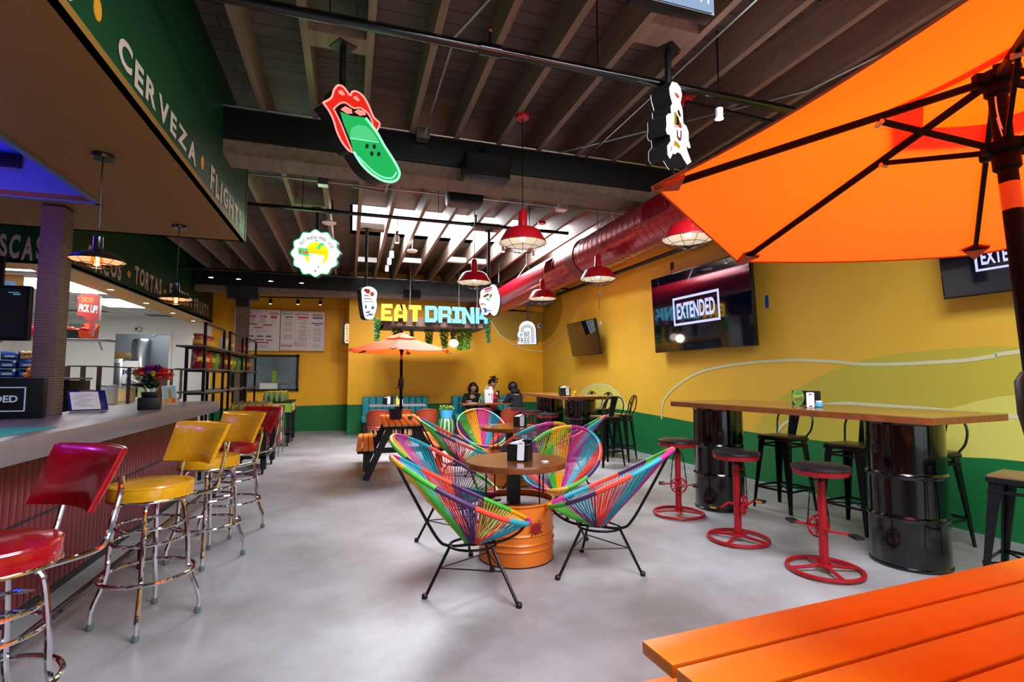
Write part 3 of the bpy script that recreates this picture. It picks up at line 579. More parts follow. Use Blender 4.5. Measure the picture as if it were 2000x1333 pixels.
for (x, y, z), lb in (((1.39, 4.08, 2.51), 'red enamel pendant lamp nearest the camera, over the front round table'), ((1.41, 5.95, 2.50), 'red enamel pendant lamp beside the white cup sign, above the word DRINK'), ((2.65, 6.9, 2.50), 'red enamel pendant lamp farthest away, hanging in front of the duct low end'),
                      ((2.73, 5.3, 2.50), 'red enamel pendant lamp below the middle of the red duct'), ((2.57, 3.42, 2.47), 'red enamel pendant lamp half hidden by the big orange parasol')):
    pendant(lb, (x, y, z), ZJ, .205, REDP, WHE, 'red pendant lamps')
# ================= ACAPULCO CHAIRS =================
CC = [mat('cord_yellow', 'f0a810', .45), mat('cord_green', '4fb83a', .45), mat('cord_purple', '4a2a5c', .45), mat('cord_coral', 'ef4a38', .45), mat('cord_teal', '1f9fb8', .45), mat('cord_magenta', 'c02a8c', .45)]
def acapulco(label, loc, rz, group):
    t = thing('acapulco_chair', label, 'chair', loc, rz, group)
    nseg = 12; per = 9; N = nseg*per
    def rim(a):                                  # a=0 at the back top, local +X is the front
        c = math.cos(a); s = math.sin(a); L = .445; x = -.115-L*c; W = .355*(1+.10*c)
        z = .645+.225*c+.03*(s*s)*-1
        return V((x, W*s, z))
    mb = MB(); step = 4
    for k in range(nseg):
        pts = [rim(2*pi*(k*per*step+i)/(N*step)) for i in range(per*step+1)]
        rs = [.0155+(.0012 if i % 2 else 0) for i in range(len(pts))]; mb.tube(pts, rs, CC[(-k-1) % 6], 8, caps=False)
    mb.build('cord_wrapped_rim', t, ang=80)
    mb = MB()
    for i in range(N):
        a = 2*pi*(i+.5)/N; p = rim(a); q = V((-.04-.055*math.cos(a), .055*math.sin(a), .315+.01*math.cos(a)))
        k = i//per; mm = CC[(-k-1) % 6]; md = p*.5+q*.5+V((0, 0, -.012)); mb.tube([p, md, q], .0036, mm, 4, caps=False)
        if i % 2: q2 = V((-.04-.05*math.cos(a+.25), .05*math.sin(a+.25), .31)); mb.tube([p, q2], .003, mm, 4, caps=False)
    mb.build('cord_webbing', t)
    mb = MB(); z0 = .30
    mb.tube(cr([(-.54, 0, .85), (-.42, 0, .62), (-.28, 0, .37), (-.20, 0, .305), (-.04, 0, .298), (.14, 0, .298), (.26, 0, .34), (.33, 0, .405)], 6), .0095, BLKM, 8)
    mb.tube([(.15*math.cos(2*pi*i/24)-.04, .13*math.sin(2*pi*i/24), z0) for i in range(24)], .0085, BLKM, 8, closed=True)
    mb.tube([(.055*math.cos(2*pi*i/16)-.04, .055*math.sin(2*pi*i/16), .31) for i in range(16)], .006, BLKM, 6, closed=True)
    mb.build('frame', t)
    ft = [(-.345, 0, 0), (.172, .298, 0), (.172, -.298, 0)]; tp = [(-.19, 0, z0), (.06, .10, z0), (.06, -.10, z0)]
    for a, b in zip(ft, tp):
        mb = MB(); mb.tube([a, b], .010, BLKM, 8); l = mb.build('leg', t); mb = MB(); mb.lathe([(.018, 0), (.019, .022), (.012, .03)], BLK, a, 12); mb.build('foot_cap', l)
    md = [V(a)*.42+V(b)*.58 for a, b in zip(ft, tp)]; mb = MB()
    for i in range(3): mb.tube([md[i], md[(i+1) % 3]], .0045, BLKM, 6)
    mb.build('brace', t)
    return t
R = math.radians; G1 = 'rainbow cord chairs around the front drum table'; G2 = 'rainbow cord chairs around the rear drum table'
ac = acapulco('rainbow cord lounge chair at front left, nearest the camera', (.82, 3.285, 0), R(0), G1)
dup(ac, (.88, 4.27, 0), R(-24), 'rainbow cord lounge chair behind the front left one', G1)
dup(ac, (1.70, 3.42, 0), R(139), 'rainbow cord lounge chair at front right facing left, near the red pedal stools', G1)
dup(ac, (1.80, 4.33, 0), R(232), 'rainbow cord lounge chair behind the right side of the front drum table, facing the camera', G1)
dup(ac, (1.36, 6.28, 0), R(-8), 'rainbow cord lounge chair left of the rear drum table, seen from the side', G2)
dup(ac, (1.85, 7.15, 0), R(268), 'rainbow cord lounge chair behind the rear drum table, facing the camera', G2)
dup(ac, (2.02, 5.75, 0), R(100), 'rainbow cord lounge chair seen from the back, between both drum tables', G2)
dup(ac, (2.62, 6.15, 0), R(152), 'rainbow cord lounge chair right of the rear drum table, beside the metal chairs', G2)
# ================= DRUM TABLES =================
def splat(r0, seed, n=11):
    rr = random.Random(seed); p = []
    for k in range(n):
        a = 2*pi*k/n; L = r0*rr.uniform(1.05, 1.6)
        for da, q in ((-.2, .8*r0), (-.07, L*.8), (-.09, L*.95), (0, L*1.04), (.09, L*.95), (.07, L*.8), (.2, .8*r0)): p.append((q*math.cos(a+da*1.15), q*math.sin(a+da*1.15)))
    return p
def drum_table(label, loc, caddy=True):
    t = thing('drum_table', label, 'table', loc, 0, 'round drum tables'); r = .285; H = .435
    mb = MB(); pr = [(r-.012, .0), (r, .008), (r, .094), (r, .10), (r+.009, .112), (r, .124), (r, .128), (r, .141), (r, .145), (r+.009, .157), (r, .169), (r, .173), (r, .206), (r, .21), (r+.009, .222), (r, .235), (r, .24), (r, .40), (r-.002, H-.012), (r+.009, H-.006), (r+.009, H+.006), (r-.004, H+.006), (r-.006, H-.02)]
    mb.lathe(pr, DRO, seg=56, cap=False); b = mb.build('drum', t, ang=50)
    mb = MB(); mb.lathe([(r+.003, 0), (r+.003, .008), (r-.01, .009)], BLK, seg=48, cap=False); mb.build('bottom_seam', b)
    mb = MB(); mb.lathe([(r-.006, H-.035), (0, H-.035)], mat('drum_inside', '6a4038', .5), seg=40, cap=False); mb.build('drum_lid', t)
    for ang, z, rs, cc, sd in ((-78, .235, .042, '8a1414', 1), (-40, .35, .018, '8a1414', 2), (-22, .30, .03, '5a6a20', 3), (-38, .14, .012, '8a1414', 4), (200, .25, .035, '8a1414', 5)):
        z = z+.04; a = R(ang); mb = MB(); pts = splat(rs, sd); vs = [((r+.0125)*math.cos(a+x/r), (r+.0125)*math.sin(a+x/r), z+y) for x, y in pts]; mb.add(vs+[((r+.0135)*math.cos(a), (r+.0135)*math.sin(a), z)], [(i, (i+1) % len(vs), len(vs)) for i in range(len(vs))], mat('splat_'+cc, cc, .5)); mb.build('painted_splat', b)
    mb = MB(); mb.box((-.02, 0, .545), (.085, .085, .28), BLK); mb.build('post', t)
    for k in range(4):
        a = R(20+90*k); mb = MB(); mb.tube([((r-.005)*math.cos(a), (r-.005)*math.sin(a), H), ((r-.005)*math.cos(a), (r-.005)*math.sin(a), .685)], .006, BLKM, 8); mb.build('support_rod', t)
    mb = MB(); mb.lathe([(.0, .68), (.385, .68), (.395, .686), (.395, .72), (.389, .728), (0, .728)], TBW, seg=64); mb.build('tabletop', t)
    return t
drum_table('round wooden table on an orange oil drum, in front', (1.25, 3.84, 0)); drum_table('round wooden table on an orange oil drum, farther back between rainbow chairs', (2.02, 6.42, 0))
def caddy(label, loc, rz, s=1.0, paper=True, jar=None, kind='napkin_caddy'):
    t = thing(kind, label, 'napkin holder', loc, rz, 'black napkin caddies'); mb = MB(); w, d, h = .15*s, .12*s, .145*s
    mb.box((0, 0, .004), (w, d, .008), BLK); mb.box((0, -d/2, h*.42), (w, .006, h*.84), BLK); mb.box((0, d/2, h*.5), (w, .006, h), BLK); mb.box((-w/2, 0, h*.42), (.006, d, h*.84), BLK); mb.box((w/2, 0, h*.42), (.006, d, h*.84), BLK); mb.box((.01*s, 0, h*.42), (.006, d, h*.84), BLK); mb.build('holder', t)
    mb = MB(); mb.box((-w*.22, .0, h*.45), (w*.4, d*.8, h*.86), PAPER, b=.004); mb.add([(-w*.4, -d*.4, h*.88), (w*.05, -d*.4, h*.9), (w*.15, d*.3, h*1.05), (-w*.35, d*.4, h*.9)], [(0, 1, 2, 3)], PAPER); mb.build('napkins', t)
    if paper:
        mb = MB(); T = frame((w*.2, -d/2-.006, h*.55), (1, 0, 0), (0, .12, 1)); mb.prism([(-.026*s+.006, -.07*s), (.026*s-.006, -.07*s), (.026*s, -.064*s), (.026*s, .058*s), (.018*s, .066*s), (-.018*s, .066*s), (-.026*s, .058*s), (-.026*s, -.064*s)], .003, PAPER, T)
        mb.prism([(-.014*s, .046*s), (.014*s, .046*s), (.014*s, .052*s), (-.014*s, .052*s)], .0036, mat('print_red', 'b03030', .7), T); mb.build('menu_tag', t)
    return t
caddy('black napkin caddy with a white tag on the front drum table', (1.27, 3.80, .728), R(-38), 1.05)
caddy('black napkin caddy with napkins fanned out on the rear drum table', (2.13, 6.36, .728), R(-25), 1.05)
mb = MB(); mb.box((0, 0, .004), (.05, .03, .008), PAPER, b=.002); o = mb.build('sauce_packet'); o.location = (1.42, 3.66, .728); o.rotation_euler = (0, 0, .3); tag(o, 'small white packet lying on the front drum table', 'packet')
mb = MB(); mb.lathe([(.02, 0), (.05, .004), (.052, .008), (.03, .006), (0, .006)], mat('dark_tray', '5a2018', .3), seg=20); o = mb.build('ashtray'); o.location = (1.12, 3.98, .402); tag(o, 'small dark dish on the lid of the front orange drum', 'dish')
# ================= BAR-HEIGHT TABLES ON BLACK DRUMS =================
def high_table(label, c, rot, L, Wd, z, drums, group='bar-height tables on black drums'):
    t = thing('bar_table', label, 'table', (c[0], c[1], 0), rot, group)
    mb = MB(); mb.box((Wd/2, L/2, z-.004), (Wd, L, .008), BTW); mb.build('tabletop', t); mb = MB(); mb.box((Wd/2, L/2, z-.03), (Wd-.002, L-.002, .045), BTE); mb.build('edge_band', t)
    for x, y in drums:
        H = z-.053; r = .245 if z > 1.1 else .275; mb = MB(); rib = lambda q: [(r, q-.026), (r+.0004, q-.02), (r+.012, q-.008), (r+.012, q+.004), (r+.0004, q+.016), (r, q+.022)]
        mb.lathe([(r-.01, 0), (r+.006, .004), (r+.006, .018), (r-.002, .024), (r, .03)]+rib(.36)+rib(.66)+[(r, H-.036), (r, H-.03), (r+.006, H-.02), (r+.006, H), (0, H)], BLKP, (x, y, 0), 56); mb.build('drum', t, ang=50)
    return t
bt = high_table('long wooden bar table on two black oil drums, near the right wall', (3.586, 2.351), .113, 2.445, .946, 1.108, [(.45, .42), (.42, 2.2)])
high_table('wooden bar table on black oil drums at the back, near the wall corner', (3.5, 7.95), .0, 2.4, .88, 1.035, [(.42, .40), (.42, 1.85)])
def onbar(x, y, z=1.108):
    v = MX.Translation((3.586, 2.351, 0)) @ MX.Rotation(.113, 4, 'Z') @ V((x, y, z)); return v
v = P(1572, 791, z=1.108); t = thing('napkin_holder', 'wide black menu holder standing on the near bar table', 'napkin holder', v, R(-72)); mb = MB(); mb.box((0, .03, .065), (.24, .05, .13), BLK, b=.003); mb.build('holder', t)
t = thing('round_card', 'round green card with a red and yellow logo on the near bar table', 'card', P(1559, 796, z=1.109), R(-15)); T = frame((0, 0, .085), (1, 0, 0), (0, 0, 1)); mb = MB()
mb.prism([(.055*math.cos(2*pi*i/28), .07*math.sin(2*pi*i/28)) for i in range(28)], .006, mat('card_green', '3f8a34', .5), T); mb.prism([(.047*math.cos(2*pi*i/28), .061*math.sin(2*pi*i/28)) for i in range(28)], .0066, mat('card_orange', 'd0662c', .5), T); mb.prism([(.043*math.cos(2*pi*i/28), .057*math.sin(2*pi*i/28)) for i in range(28)], .0072, MC['card_green'], T)
mb.text('Gazpacho', mat('card_yellow', 'd8b830', .5), T @ MX.Translation((0, .012, .0075)) @ MX.Rotation(.12, 4, 'Z'), .08, .026, .0005, .02)
mb.box((0, -.018, .0078), (.06, .014, .001), mat('print_red', 'b03030', .7), T); mb.build('disc', t); mb = MB(); mb.box((0, .0, .008), (.05, .04, .016), CHR); mb.build('stand', t)
v = P(1583, 797, z=1.109); t = thing('menu_card', 'white menu card with rounded corners beside the round green card', 'card', v, R(-15)); T = frame((0, 0, .068), (1, 0, 0), (0, 0, 1)); mb = MB(); mb.prism([(-.028, -.066), (.028, -.066), (.034, -.06), (.034, .055), (.028, .062), (-.028, .062), (-.034, .055), (-.034, -.06)], .004, PAPER, T); mb.box((0, .044, .005), (.03, .008, .001), MC['print_red'], T); mb.box((0, -.055, .005), (.03, .008, .001), BLK, T); mb.build('card_face', t)
v = P(1600, 796, z=1.109); t = thing('candle_jar', 'small light blue jar on the near bar table', 'jar', v); mb = MB(); mb.lathe([(.022, 0), (.03, .008), (.031, .03), (.024, .042)], mat('blue_glaze', '4fb0dc', .25), seg=20); mb.build('jar_body', t); mb = MB(); mb.lathe([(.024, .042), (.026, .046), (.024, .056), (0, .056)], WHE, seg=20); mb.build('lid', t)
# ---- pedal stools ----
def pedal_stool(label, loc, rz, zt=.745, group='red pedal bar stools'):
    t = thing('pedal_stool', label, 'bar stool', loc, rz, group); z = zt
    mb = MB(); mb.lathe([(.178, z-.04), (.192, z-.03), (.188, z-.012), (.15, z-.002), (.06, z+.002), (0, z+.002)], LEA, seg=36); mb.build('cushion', t)
    mb = MB(); mb.lathe([(0, z-.075), (.165, z-.075), (.178, z-.068), (.184, z-.035), (.17, z-.033)], RDM, seg=36, cap=False)
    for k in range(12): mb.ell((.182*math.cos(k*pi/6), .182*math.sin(k*pi/6), z-.052), (.006, .006, .006), RDM, 6, 4)
    mb.build('seat_ring', t)
    mb = MB(); mb.lathe([(.06, z-.085), (.06, z-.075)], RDM, seg=16); mb.lathe([(.018, z-.12), (.018, z-.08)], BLKM, seg=12); mb.lathe([(.03, .05), (.028, z-.12)], RDM, seg=16); mb.build('post', t)
    mb = MB(); rring(mb, .235, .022, RDM, .015, 40)
    for k in range(4): mb.tube([(.03*math.cos(k*pi/2), .03*math.sin(k*pi/2), .045), (.235*math.cos(k*pi/2), .235*math.sin(k*pi/2), .024)], .013, RDM, 8)
    mb.lathe([(.055, .04), (.055, .052), (.04, .056)], RDM, seg=20)
    for k in range(4): mb.tube([(.04*math.cos(k*pi/2+.78), .04*math.sin(k*pi/2+.78), .05), (.04*math.cos(k*pi/2+.78), .04*math.sin(k*pi/2+.78), .075)], .007, RDM, 6)
    mb.build('base', t)
    zc = .30; cw = MB(); n = 24                                  # chainring
    cw.tube([(.055, .075*math.cos(2*pi*i/40), zc+.075*math.sin(2*pi*i/40)) for i in range(40)], [.0075 if i % 2 else .0055 for i in range(40)], RDM, 6, closed=True)
    cw.tube([(.055, .022*math.cos(2*pi*i/12), zc+.022*math.sin(2*pi*i/12)) for i in range(12)], .007, RDM, 6, closed=True)
    for k in range(5): a = 2*pi*k/5; cw.tube([(.055, .02*math.cos(a), zc+.02*math.sin(a)), (.055, .072*math.cos(a), zc+.072*math.sin(a))], .006, RDM, 6); cw.tube([(.055, .05*math.cos(a+.63)+.017*math.cos(2*pi*i/10), zc+.05*math.sin(a+.63)+.017*math.sin(2*pi*i/10)) for i in range(10)], .0035, RDM, 5, closed=True)
    cw.build('chainring', t)
    for s, dy in ((1, .15), (-1, -.15)):
        mb = MB(); mb.tube([(0, 0, zc), (s*.075, 0, zc)], .011, RDM, 8); mb.tube([(s*.075, 0, zc), (s*.085, dy, zc+.02*s)], .009, RDM, 8); c = mb.build('crank_arm', t)
        mb = MB(); mb.box((s*.13, dy, zc+.02*s), (.09, .06, .022), BLK, b=.004); mb.tube([(s*.085, dy, zc+.02*s), (s*.12, dy, zc+.02*s)], .006, STEEL, 6); mb.box((s*.13, dy-.031, zc+.02*s), (.05, .002, .01), mat('reflector', 'd88a20', .3)); mb.build('pedal', c)
    mb = MB(); ch = [(.055, -.078, zc), (.055, -.045, zc+.28), (.055, 0, zc+.33), (.055, .045, zc+.28), (.055, .078, zc)]; ch = cr(ch, 8)
    mb.tube(ch, [.006 if i % 2 else .004 for i in range(len(ch))], BLKM, 5); mb.tube([(0, 0, zc+.30), (.06, 0, zc+.30)], .012, RDM, 8); mb.build('chain', t)
    return t
ps = pedal_stool('red pedal stool on the right, nearest the camera', (3.22, 2.87, 0), R(70), .75)
dup(ps, (3.14, 3.62, 0), R(-62), 'red pedal stool in the middle, its chainring facing the camera')
dup(ps, (3.15, 4.45, 0), R(-120), 'red pedal stool on the left, behind the tip of a rainbow chair')
for (px, py), lb in (((3.28, 9.8), 'left'), ((3.26, 9.05), 'middle'), ((3.26, 8.25), 'right')):
    dup(ps, (px, py, 0), R(-40+py*20), 'red pedal stool at the back bar table, %s one of three' % lb)
# ---- black metal chairs ----
WSE = mat('wood_seat', '6e5638', .35, noise=.2, nscale=4, stretch=(1, 8, 8)); DGM = mat('dark_gun_metal', '1b1d20', .32, metal=.5)
def metal_chair(label, loc, rz, group='tall black metal chairs', zs=.76, side=None):
    t = thing('metal_bar_chair', label, 'bar chair', loc, rz, group)     # local +X is the front
    mb = MB(); mb.box((0, 0, zs-.009), (.33, .34, .018), WSE, b=.005); mb.build('seat', t)
    mb = MB(); mb.box((0, 0, zs-.033), (.34, .35, .03), DGM, b=.004); mb.build('seat_frame', t)
    for sx in (-1, 1):
        for sy in (-1, 1):
            mb = MB(); a = V((sx*.155, sy*.16, zs-.02)); b = V((sx*.215, sy*.215, 0)); vs = []
            for p, w in ((a, .07), (a.lerp(b, .5), .045), (b, .024)): vs += [p, p+V((-sx*w, 0, 0)), p+V((-sx*w*.9, -sy*.012, 0)), p+V((-sx*.01, -sy*.01, 0)), p+V((-sx*.012, -sy*w*.9, 0)), p+V((0, -sy*w, 0))]
            fs = [(i, (i+1) % 6, 6*j+6+(i+1) % 6 if 0 else 6*(j+1)+(i+1) % 6, 6*(j+1)+i) if j == 0 else (6*j+i, 6*j+(i+1) % 6, 6*(j+1)+(i+1) % 6, 6*(j+1)+i) for j in range(2) for i in range(6)]
            fs += [(0, 1, 2, 3, 4, 5)[::-1], (12, 13, 14, 15, 16, 17)]; mb.add(vs, fs, DGM); mb.build('leg', t)
    mb = MB(); k = .37; f = lambda sx, sy, z: V((sx*(.155+.06*(zs-z)/zs), sy*(.16+.055*(zs-z)/zs), z))
    for a, b in (((1, 1), (1, -1)), ((1, -1), (-1, -1)), ((-1, -1), (-1, 1)), ((-1, 1), (1, 1))): mb.bar(f(*a, .22), f(*b, .22), .008, .02, DGM)
    mb.bar(f(1, 1, .22), f(-1, -1, .22), .006, .012, DGM); mb.bar(f(1, -1, .22), f(-1, 1, .22), .006, .012, DGM); mb.build('stretcher', t); mb = MB()
    for a, b in (((1, 1), (1, -1)), ((1, -1), (-1, -1)), ((-1, -1), (-1, 1)), ((-1, 1), (1, 1))): mb.bar(f(*a, zs-.1), f(*b, zs-.1), .006, .02, DGM)
    mb.build('upper_brace', t)
    mb = MB(); hp = [(-.14, .165, zs-.01), (-.19, .19, zs+.06), (-.215, .195, zs+.17), (-.235, .15, zs+.26), (-.245, .07, zs+.30), (-.247, 0, zs+.305)]; hp = hp+[(x, -y, z) for x, y, z in hp[-2::-1]]
    mb.tube(cr(hp, 5), .0095, DGM, 8); mb.build('back_hoop', t)
    mb = MB(); pts = [(-.15, zs-.01, .045), (-.175, zs+.08, .05), (-.21, zs+.2, .058), (-.245, zs+.295, .065)]; vs = []
    for x, z, w in pts: vs += [(x, -w, z), (x, w, z), (x-.006, w, z), (x-.006, -w, z)]
    mb.add(vs, [(4*j+i, 4*j+(i+1) % 4, 4*j+4+(i+1) % 4, 4*j+4+i) for j in range(3) for i in range(4)]+[(0, 1, 2, 3), (12, 13, 14, 15)], DGM)
    mb.box((-.185, 0, zs+.12), (.004, .05, .16), DGM, T=MX.Translation((0, 0, 0))); mb.build('back_splat', t)
    return t
mc = metal_chair('black metal bar chair with wood seat behind the left half of the near bar table', (4.36, 4.33, 0), R(190))
dup(mc, (4.42, 3.58, 0), R(188), 'black metal bar chair with wood seat behind the middle of the near bar table')
dup(mc, (4.62, 3.10, 0), R(183), 'black metal bar chair mostly hidden behind the right black drum')
dup(mc, (4.03, 2.10, 0), R(106), 'black metal bar chair at the right edge, at the end of the near bar table')
dup(mc, (3.84, 7.28, 0), R(100), 'black metal bar chair at the back bar table end, front one of the pair')
dup(mc, (4.30, 7.62, 0), R(132), 'black metal bar chair at the back bar table end, rear one of the pair')
for i, (px, py) in enumerate(((4.58, 9.7), (4.60, 9.02))):
    dup(mc, (px, py, 0), R(180), 'black metal bar chair behind the back bar table, only its %s top hoop showing' % ('left', 'right')[i])
v = V((3.62, 8.35, 1.037)); caddy('black napkin caddy with a white tag on the back bar table', v, R(-10), 1.15)
v = v+V((.02, -.13, 0)); mb = MB(); mb.lathe([(.03, 0), (.032, .06), (.022, .075), (.02, .09), (0, .092)], mat('yellow_cup', 'e8a818', .4), seg=16); o = mb.build('yellow_jar'); o.location = v+V((.12, .0, 0)); tag(o, 'small yellow jar beside the caddy on the back bar table', 'jar')
# ================= PARASOLS AND PICNIC TABLES =================
def parasol(label, base, zc, axis, R_, phi, dr, zr, zh, pole_r, z0, vent=True, sag=.03, group='orange market parasols', tform=None):
    a = V(axis).normalized(); u = V((0, 1, 0)).cross(a).normalized(); w_ = a.cross(u)
    B = V(base); t = thing('parasol', label, 'parasol', (B.x, B.y, z0), 0, group)
    C = B+a*(zr-B.z); hub = B+a*(zh-B.z); n = 6
    cor = [C+(u*math.cos(phi+dr*k*pi/3)+w_*math.sin(phi+dr*k*pi/3))*R_ for k in range(n)]
    mb = MB(); q0 = .20                                     # canopy panels
    for k in range(n):
        A, D = cor[k], cor[(k+1) % n]; m_ = 8; vs = []
        for i in range(m_+1):
            s = q0+(1-q0)*i/m_
            for j in range(m_+1):
                r = j/m_; p = hub.lerp(A, s).lerp(hub.lerp(D, s), r); sg = 4*r*(1-r); p = p-a*sag*sg*s*.6+(C-p)*sg*s*.018
                vs.append(p+a*.012)
        mb.add(vs, [(i*(m_+1)+j, i*(m_+1)+j+1, (i+1)*(m_+1)+j+1, (i+1)*(m_+1)+j) for i in range(m_) for j in range(m_)], CAN, True)
    cnp = mb.build('canopy', t, world=True, ang=80)
    mb = MB()
    for k in range(n):                                       # vent cap above the opening
        A, D = hub.lerp(cor[k], .30)+a*.035, hub.lerp(cor[(k+1) % n], .30)+a*.035; m_ = 5; top = hub+a*.055; vs = []
        for i in range(m_+1):
            for j in range(m_+1): s = i/m_; r = j/m_; p = top.lerp(A, s).lerp(top.lerp(D, s), r)-a*.01*4*r*(1-r)*s; vs.append(p)
        mb.add(vs, [(i*(m_+1)+j, i*(m_+1)+j+1, (i+1)*(m_+1)+j+1, (i+1)*(m_+1)+j) for i in range(m_) for j in range(m_)], CAN, True)
    mb.build('vent_cap', cnp) if False else mb.build('vent_cap', t, world=True, ang=80)
    mb = MB(); hem = mat('canopy_hem', 'a8481a', .7)
    for k in range(n):
        A, D = cor[k], cor[(k+1) % n]; pts = []
        for j in range(13): r = j/12; sg = 4*r*(1-r); p = A.lerp(D, r); pts.append(p-a*sag*sg*.6+(C-p)*sg*.018+a*.010)
        mb.tube(pts, .0035*R_, hem, 5)
    mb.build('hem', t, world=True)
    for k in range(n):
        mb = MB(); A = cor[k]; d = (hub-A).normalized(); sd = d.cross(a).normalized()
        mb.bar(A+d*.04, hub-a*.0, .011*(1+R_*.2), .018, SAT); rib = mb.build('rib', t, world=True)
        mb = MB(); mb.add([A+a*.014-d*.01, A+d*.085+sd*.05+a*.012, A+d*.085-sd*.05+a*.012, A+d*.08+sd*.038-a*.012, A+d*.08-sd*.038-a*.012, A-d*.008-a*.006], [(0, 1, 2), (5, 4, 3), (0, 5, 3, 1), (0, 2, 4, 5)], hem); mb.build('rib_pocket', t, world=True)
        mb = MB(); run = hub-a*(hub-C).length*.95 if zc is None else B+a*(zc-B.z); mb.bar(run+(A-C).normalized()*.02, hub.lerp(A, .33)-a*.012, .010, .014, SAT); mb.tube([hub.lerp(A, .33)-a*.02-sd*.014, hub.lerp(A, .33)-a*.02+sd*.014], .007, STEEL, 8); mb.build('strut', t, world=True)
    run = B+a*(zc-B.z)
    T = frame((0, 0, 0), u, w_); mb = MB()
    for nm_, cc_, L_ in (('crown_hub', hub, ((hub-a*.02, pole_r*2.1, .035), (hub-a*.05, pole_r*1.35, .05))), ('runner_hub', run, ((run-a*.015, pole_r*2.0, .035), (run-a*.06, pole_r*1.4, .05)))):
        mb = MB()
        for p0, rr_, hh in L_: TT = T.copy(); TT.translation = p0; mb.lathe([(rr_*.8, 0), (rr_, .006), (rr_, hh-.006), (rr_*.8, hh)], SAT, seg=20, T=TT)
        for k in range(n): e = (cor[k]-C).normalized(); mb.bar(cc_+e*pole_r*1.2, cc_+e*pole_r*2.5, .02, .03, SAT)
        mb.build(nm_, t, world=True)
    foot = B+a*(z0-B.z); mb = MB(); mb.tube([foot, hub], pole_r, SAT, 20); mb.build('pole', t, world=True)
    mb = MB(); TT = T.copy(); q = B+a*(run.z-.17-B.z); TT.translation = q; mb.lathe([(pole_r*1.03, 0), (pole_r*1.03, .075)], mat('clear_label', 'b5643a', .15, coat=.6), seg=20, T=TT, cap=False); mb.build('label_sleeve', t, world=True)
    ck = B+a*(z0+.52-B.z) if R_ < .9 else B+a*(1.30-B.z); TT = T.copy(); TT.translation = ck; mb = MB(); mb.lathe([(pole_r, -.10), (pole_r*1.5, -.085), (pole_r*1.9, -.02), (pole_r*1.85, .06), (pole_r*1.2, .085)], BLK, seg=18, T=TT)
    e = V((-.8, -.6, 0)); mb.tube([ck, ck+e*.05, ck+e*.085-V((0, 0, .07)), ck+e*.12-V((0, 0, .075))], .007, BLK, 8); mb.build('crank_housing', t, world=True)
    mb = MB(); mb.lathe([(0, .10), (.012, .09), (.016, .07), (.012, .05)], SAT, seg=12, T=MX.Translation(hub)); mb.build('finial', t, world=True)
    return t, hub, run
def picnic(label, c, rz, L, W, nb, boff, m, boardgap=.012, zt=.75, group='orange slatted picnic tables'):
    t = thing('picnic_table', label, 'picnic table', (c[0], c[1], 0), rz, group); bw = (W-(nb-1)*boardgap)/nb
    for i in range(nb):
        y = -W/2+bw/2+i*(bw+boardgap); mb = MB(); mb.box((0, y, zt-.015), (L, bw, .03), m, b=.003); mb.build('table_board', t)
    bb = .22; nbb = 3 if nb > 6 else 2; w2 = (bb-(nbb-1)*.01)/nbb
    for s in (-1, 1):
        for i in range(nbb): mb = MB(); mb.box((0, s*boff-bb/2+w2/2+i*(w2+.01), .435), (L*1.04, w2, .03), m, b=.003); mb.build('bench_board', t)
    for sx in (-1, 1):
        x = sx*(L/2-.22); mb = MB()
        for s in (-1, 1): mb.bar((x, s*W*.30, zt-.035), (x, s*(boff*.98), 0.01), .04, .085, BLK)
        mb.bar((x+.035, -boff-.1, .385), (x+.035, boff+.1, .385), .035, .07, BLK); mb.bar((x+.035, -W/2+.03, zt-.06), (x+.035, W/2-.03, zt-.06), .035, .06, BLK)
        for s in (-1, 1): mb.bar((x+.035, s*(boff-.02), .38), (x+.035, s*(boff-.02), .12), .035, .09, BLK) if nb > 6 else None
        mb.build('trestle', t)
        mb = MB(); mb.bar((x, 0, .40), (x*.3, 0, zt-.05), .04, .06, BLK); mb.build('brace', t)
    return t
picnic('bright orange picnic table in the lower right foreground', (.69+.9, .795, 0), R(3.4), 1.8, .72, 6, .56, ORP)
pt_, hub, run = parasol('big orange parasol filling the upper right corner, its underside seen', (1.636, .806, .9), 1.985, (.0309, .0636, .9975), .92, 2.701, -1, 1.915, 2.19, .0215, .752)
mb = MB(); hz = hub-V((0, 0, .06)); mb.tube(cr([hz+V((-.025, -.01, .0)), hz+V((-.03, -.015, -.05)), hz+V((-.02, -.02, -.1)), hz+V((.01, -.028, -.12))], 4), .002, PAPER, 5); mb.tube([hz+V((-.028, -.012, -.06)), hz+V((-.024, -.02, -.12)), run+V((-.02, -.02, -.03))], .0018, PAPER, 5); mb.build('tie_string', pt_, world=True)
picnic('orange-brown slatted picnic table with benches under the far parasol', (.745, 7.79, 0), R(88), 1.8, .56, 7, .50, ORW)
parasol('orange parasol with pale top standing in the far picnic table', (.745, 7.85, .9), 1.80, (0, 0, 1), .831, 3.4276, -1, 1.742, 1.985, .022, .752)
v = (.66, 7.72, .752); caddy('black napkin caddy at the pole of the far picnic table', v, R(170), 1.05, paper=False)
mb = MB(); mb.lathe([(.025, 0), (.032, .02), (.028, .05), (0, .052)], mat('teal_glass', '2a6f80', .3), seg=16); o = mb.build('candle_jar'); o.location = (.86, 7.6, .752); tag(o, 'small teal jar on the far picnic table', 'jar')
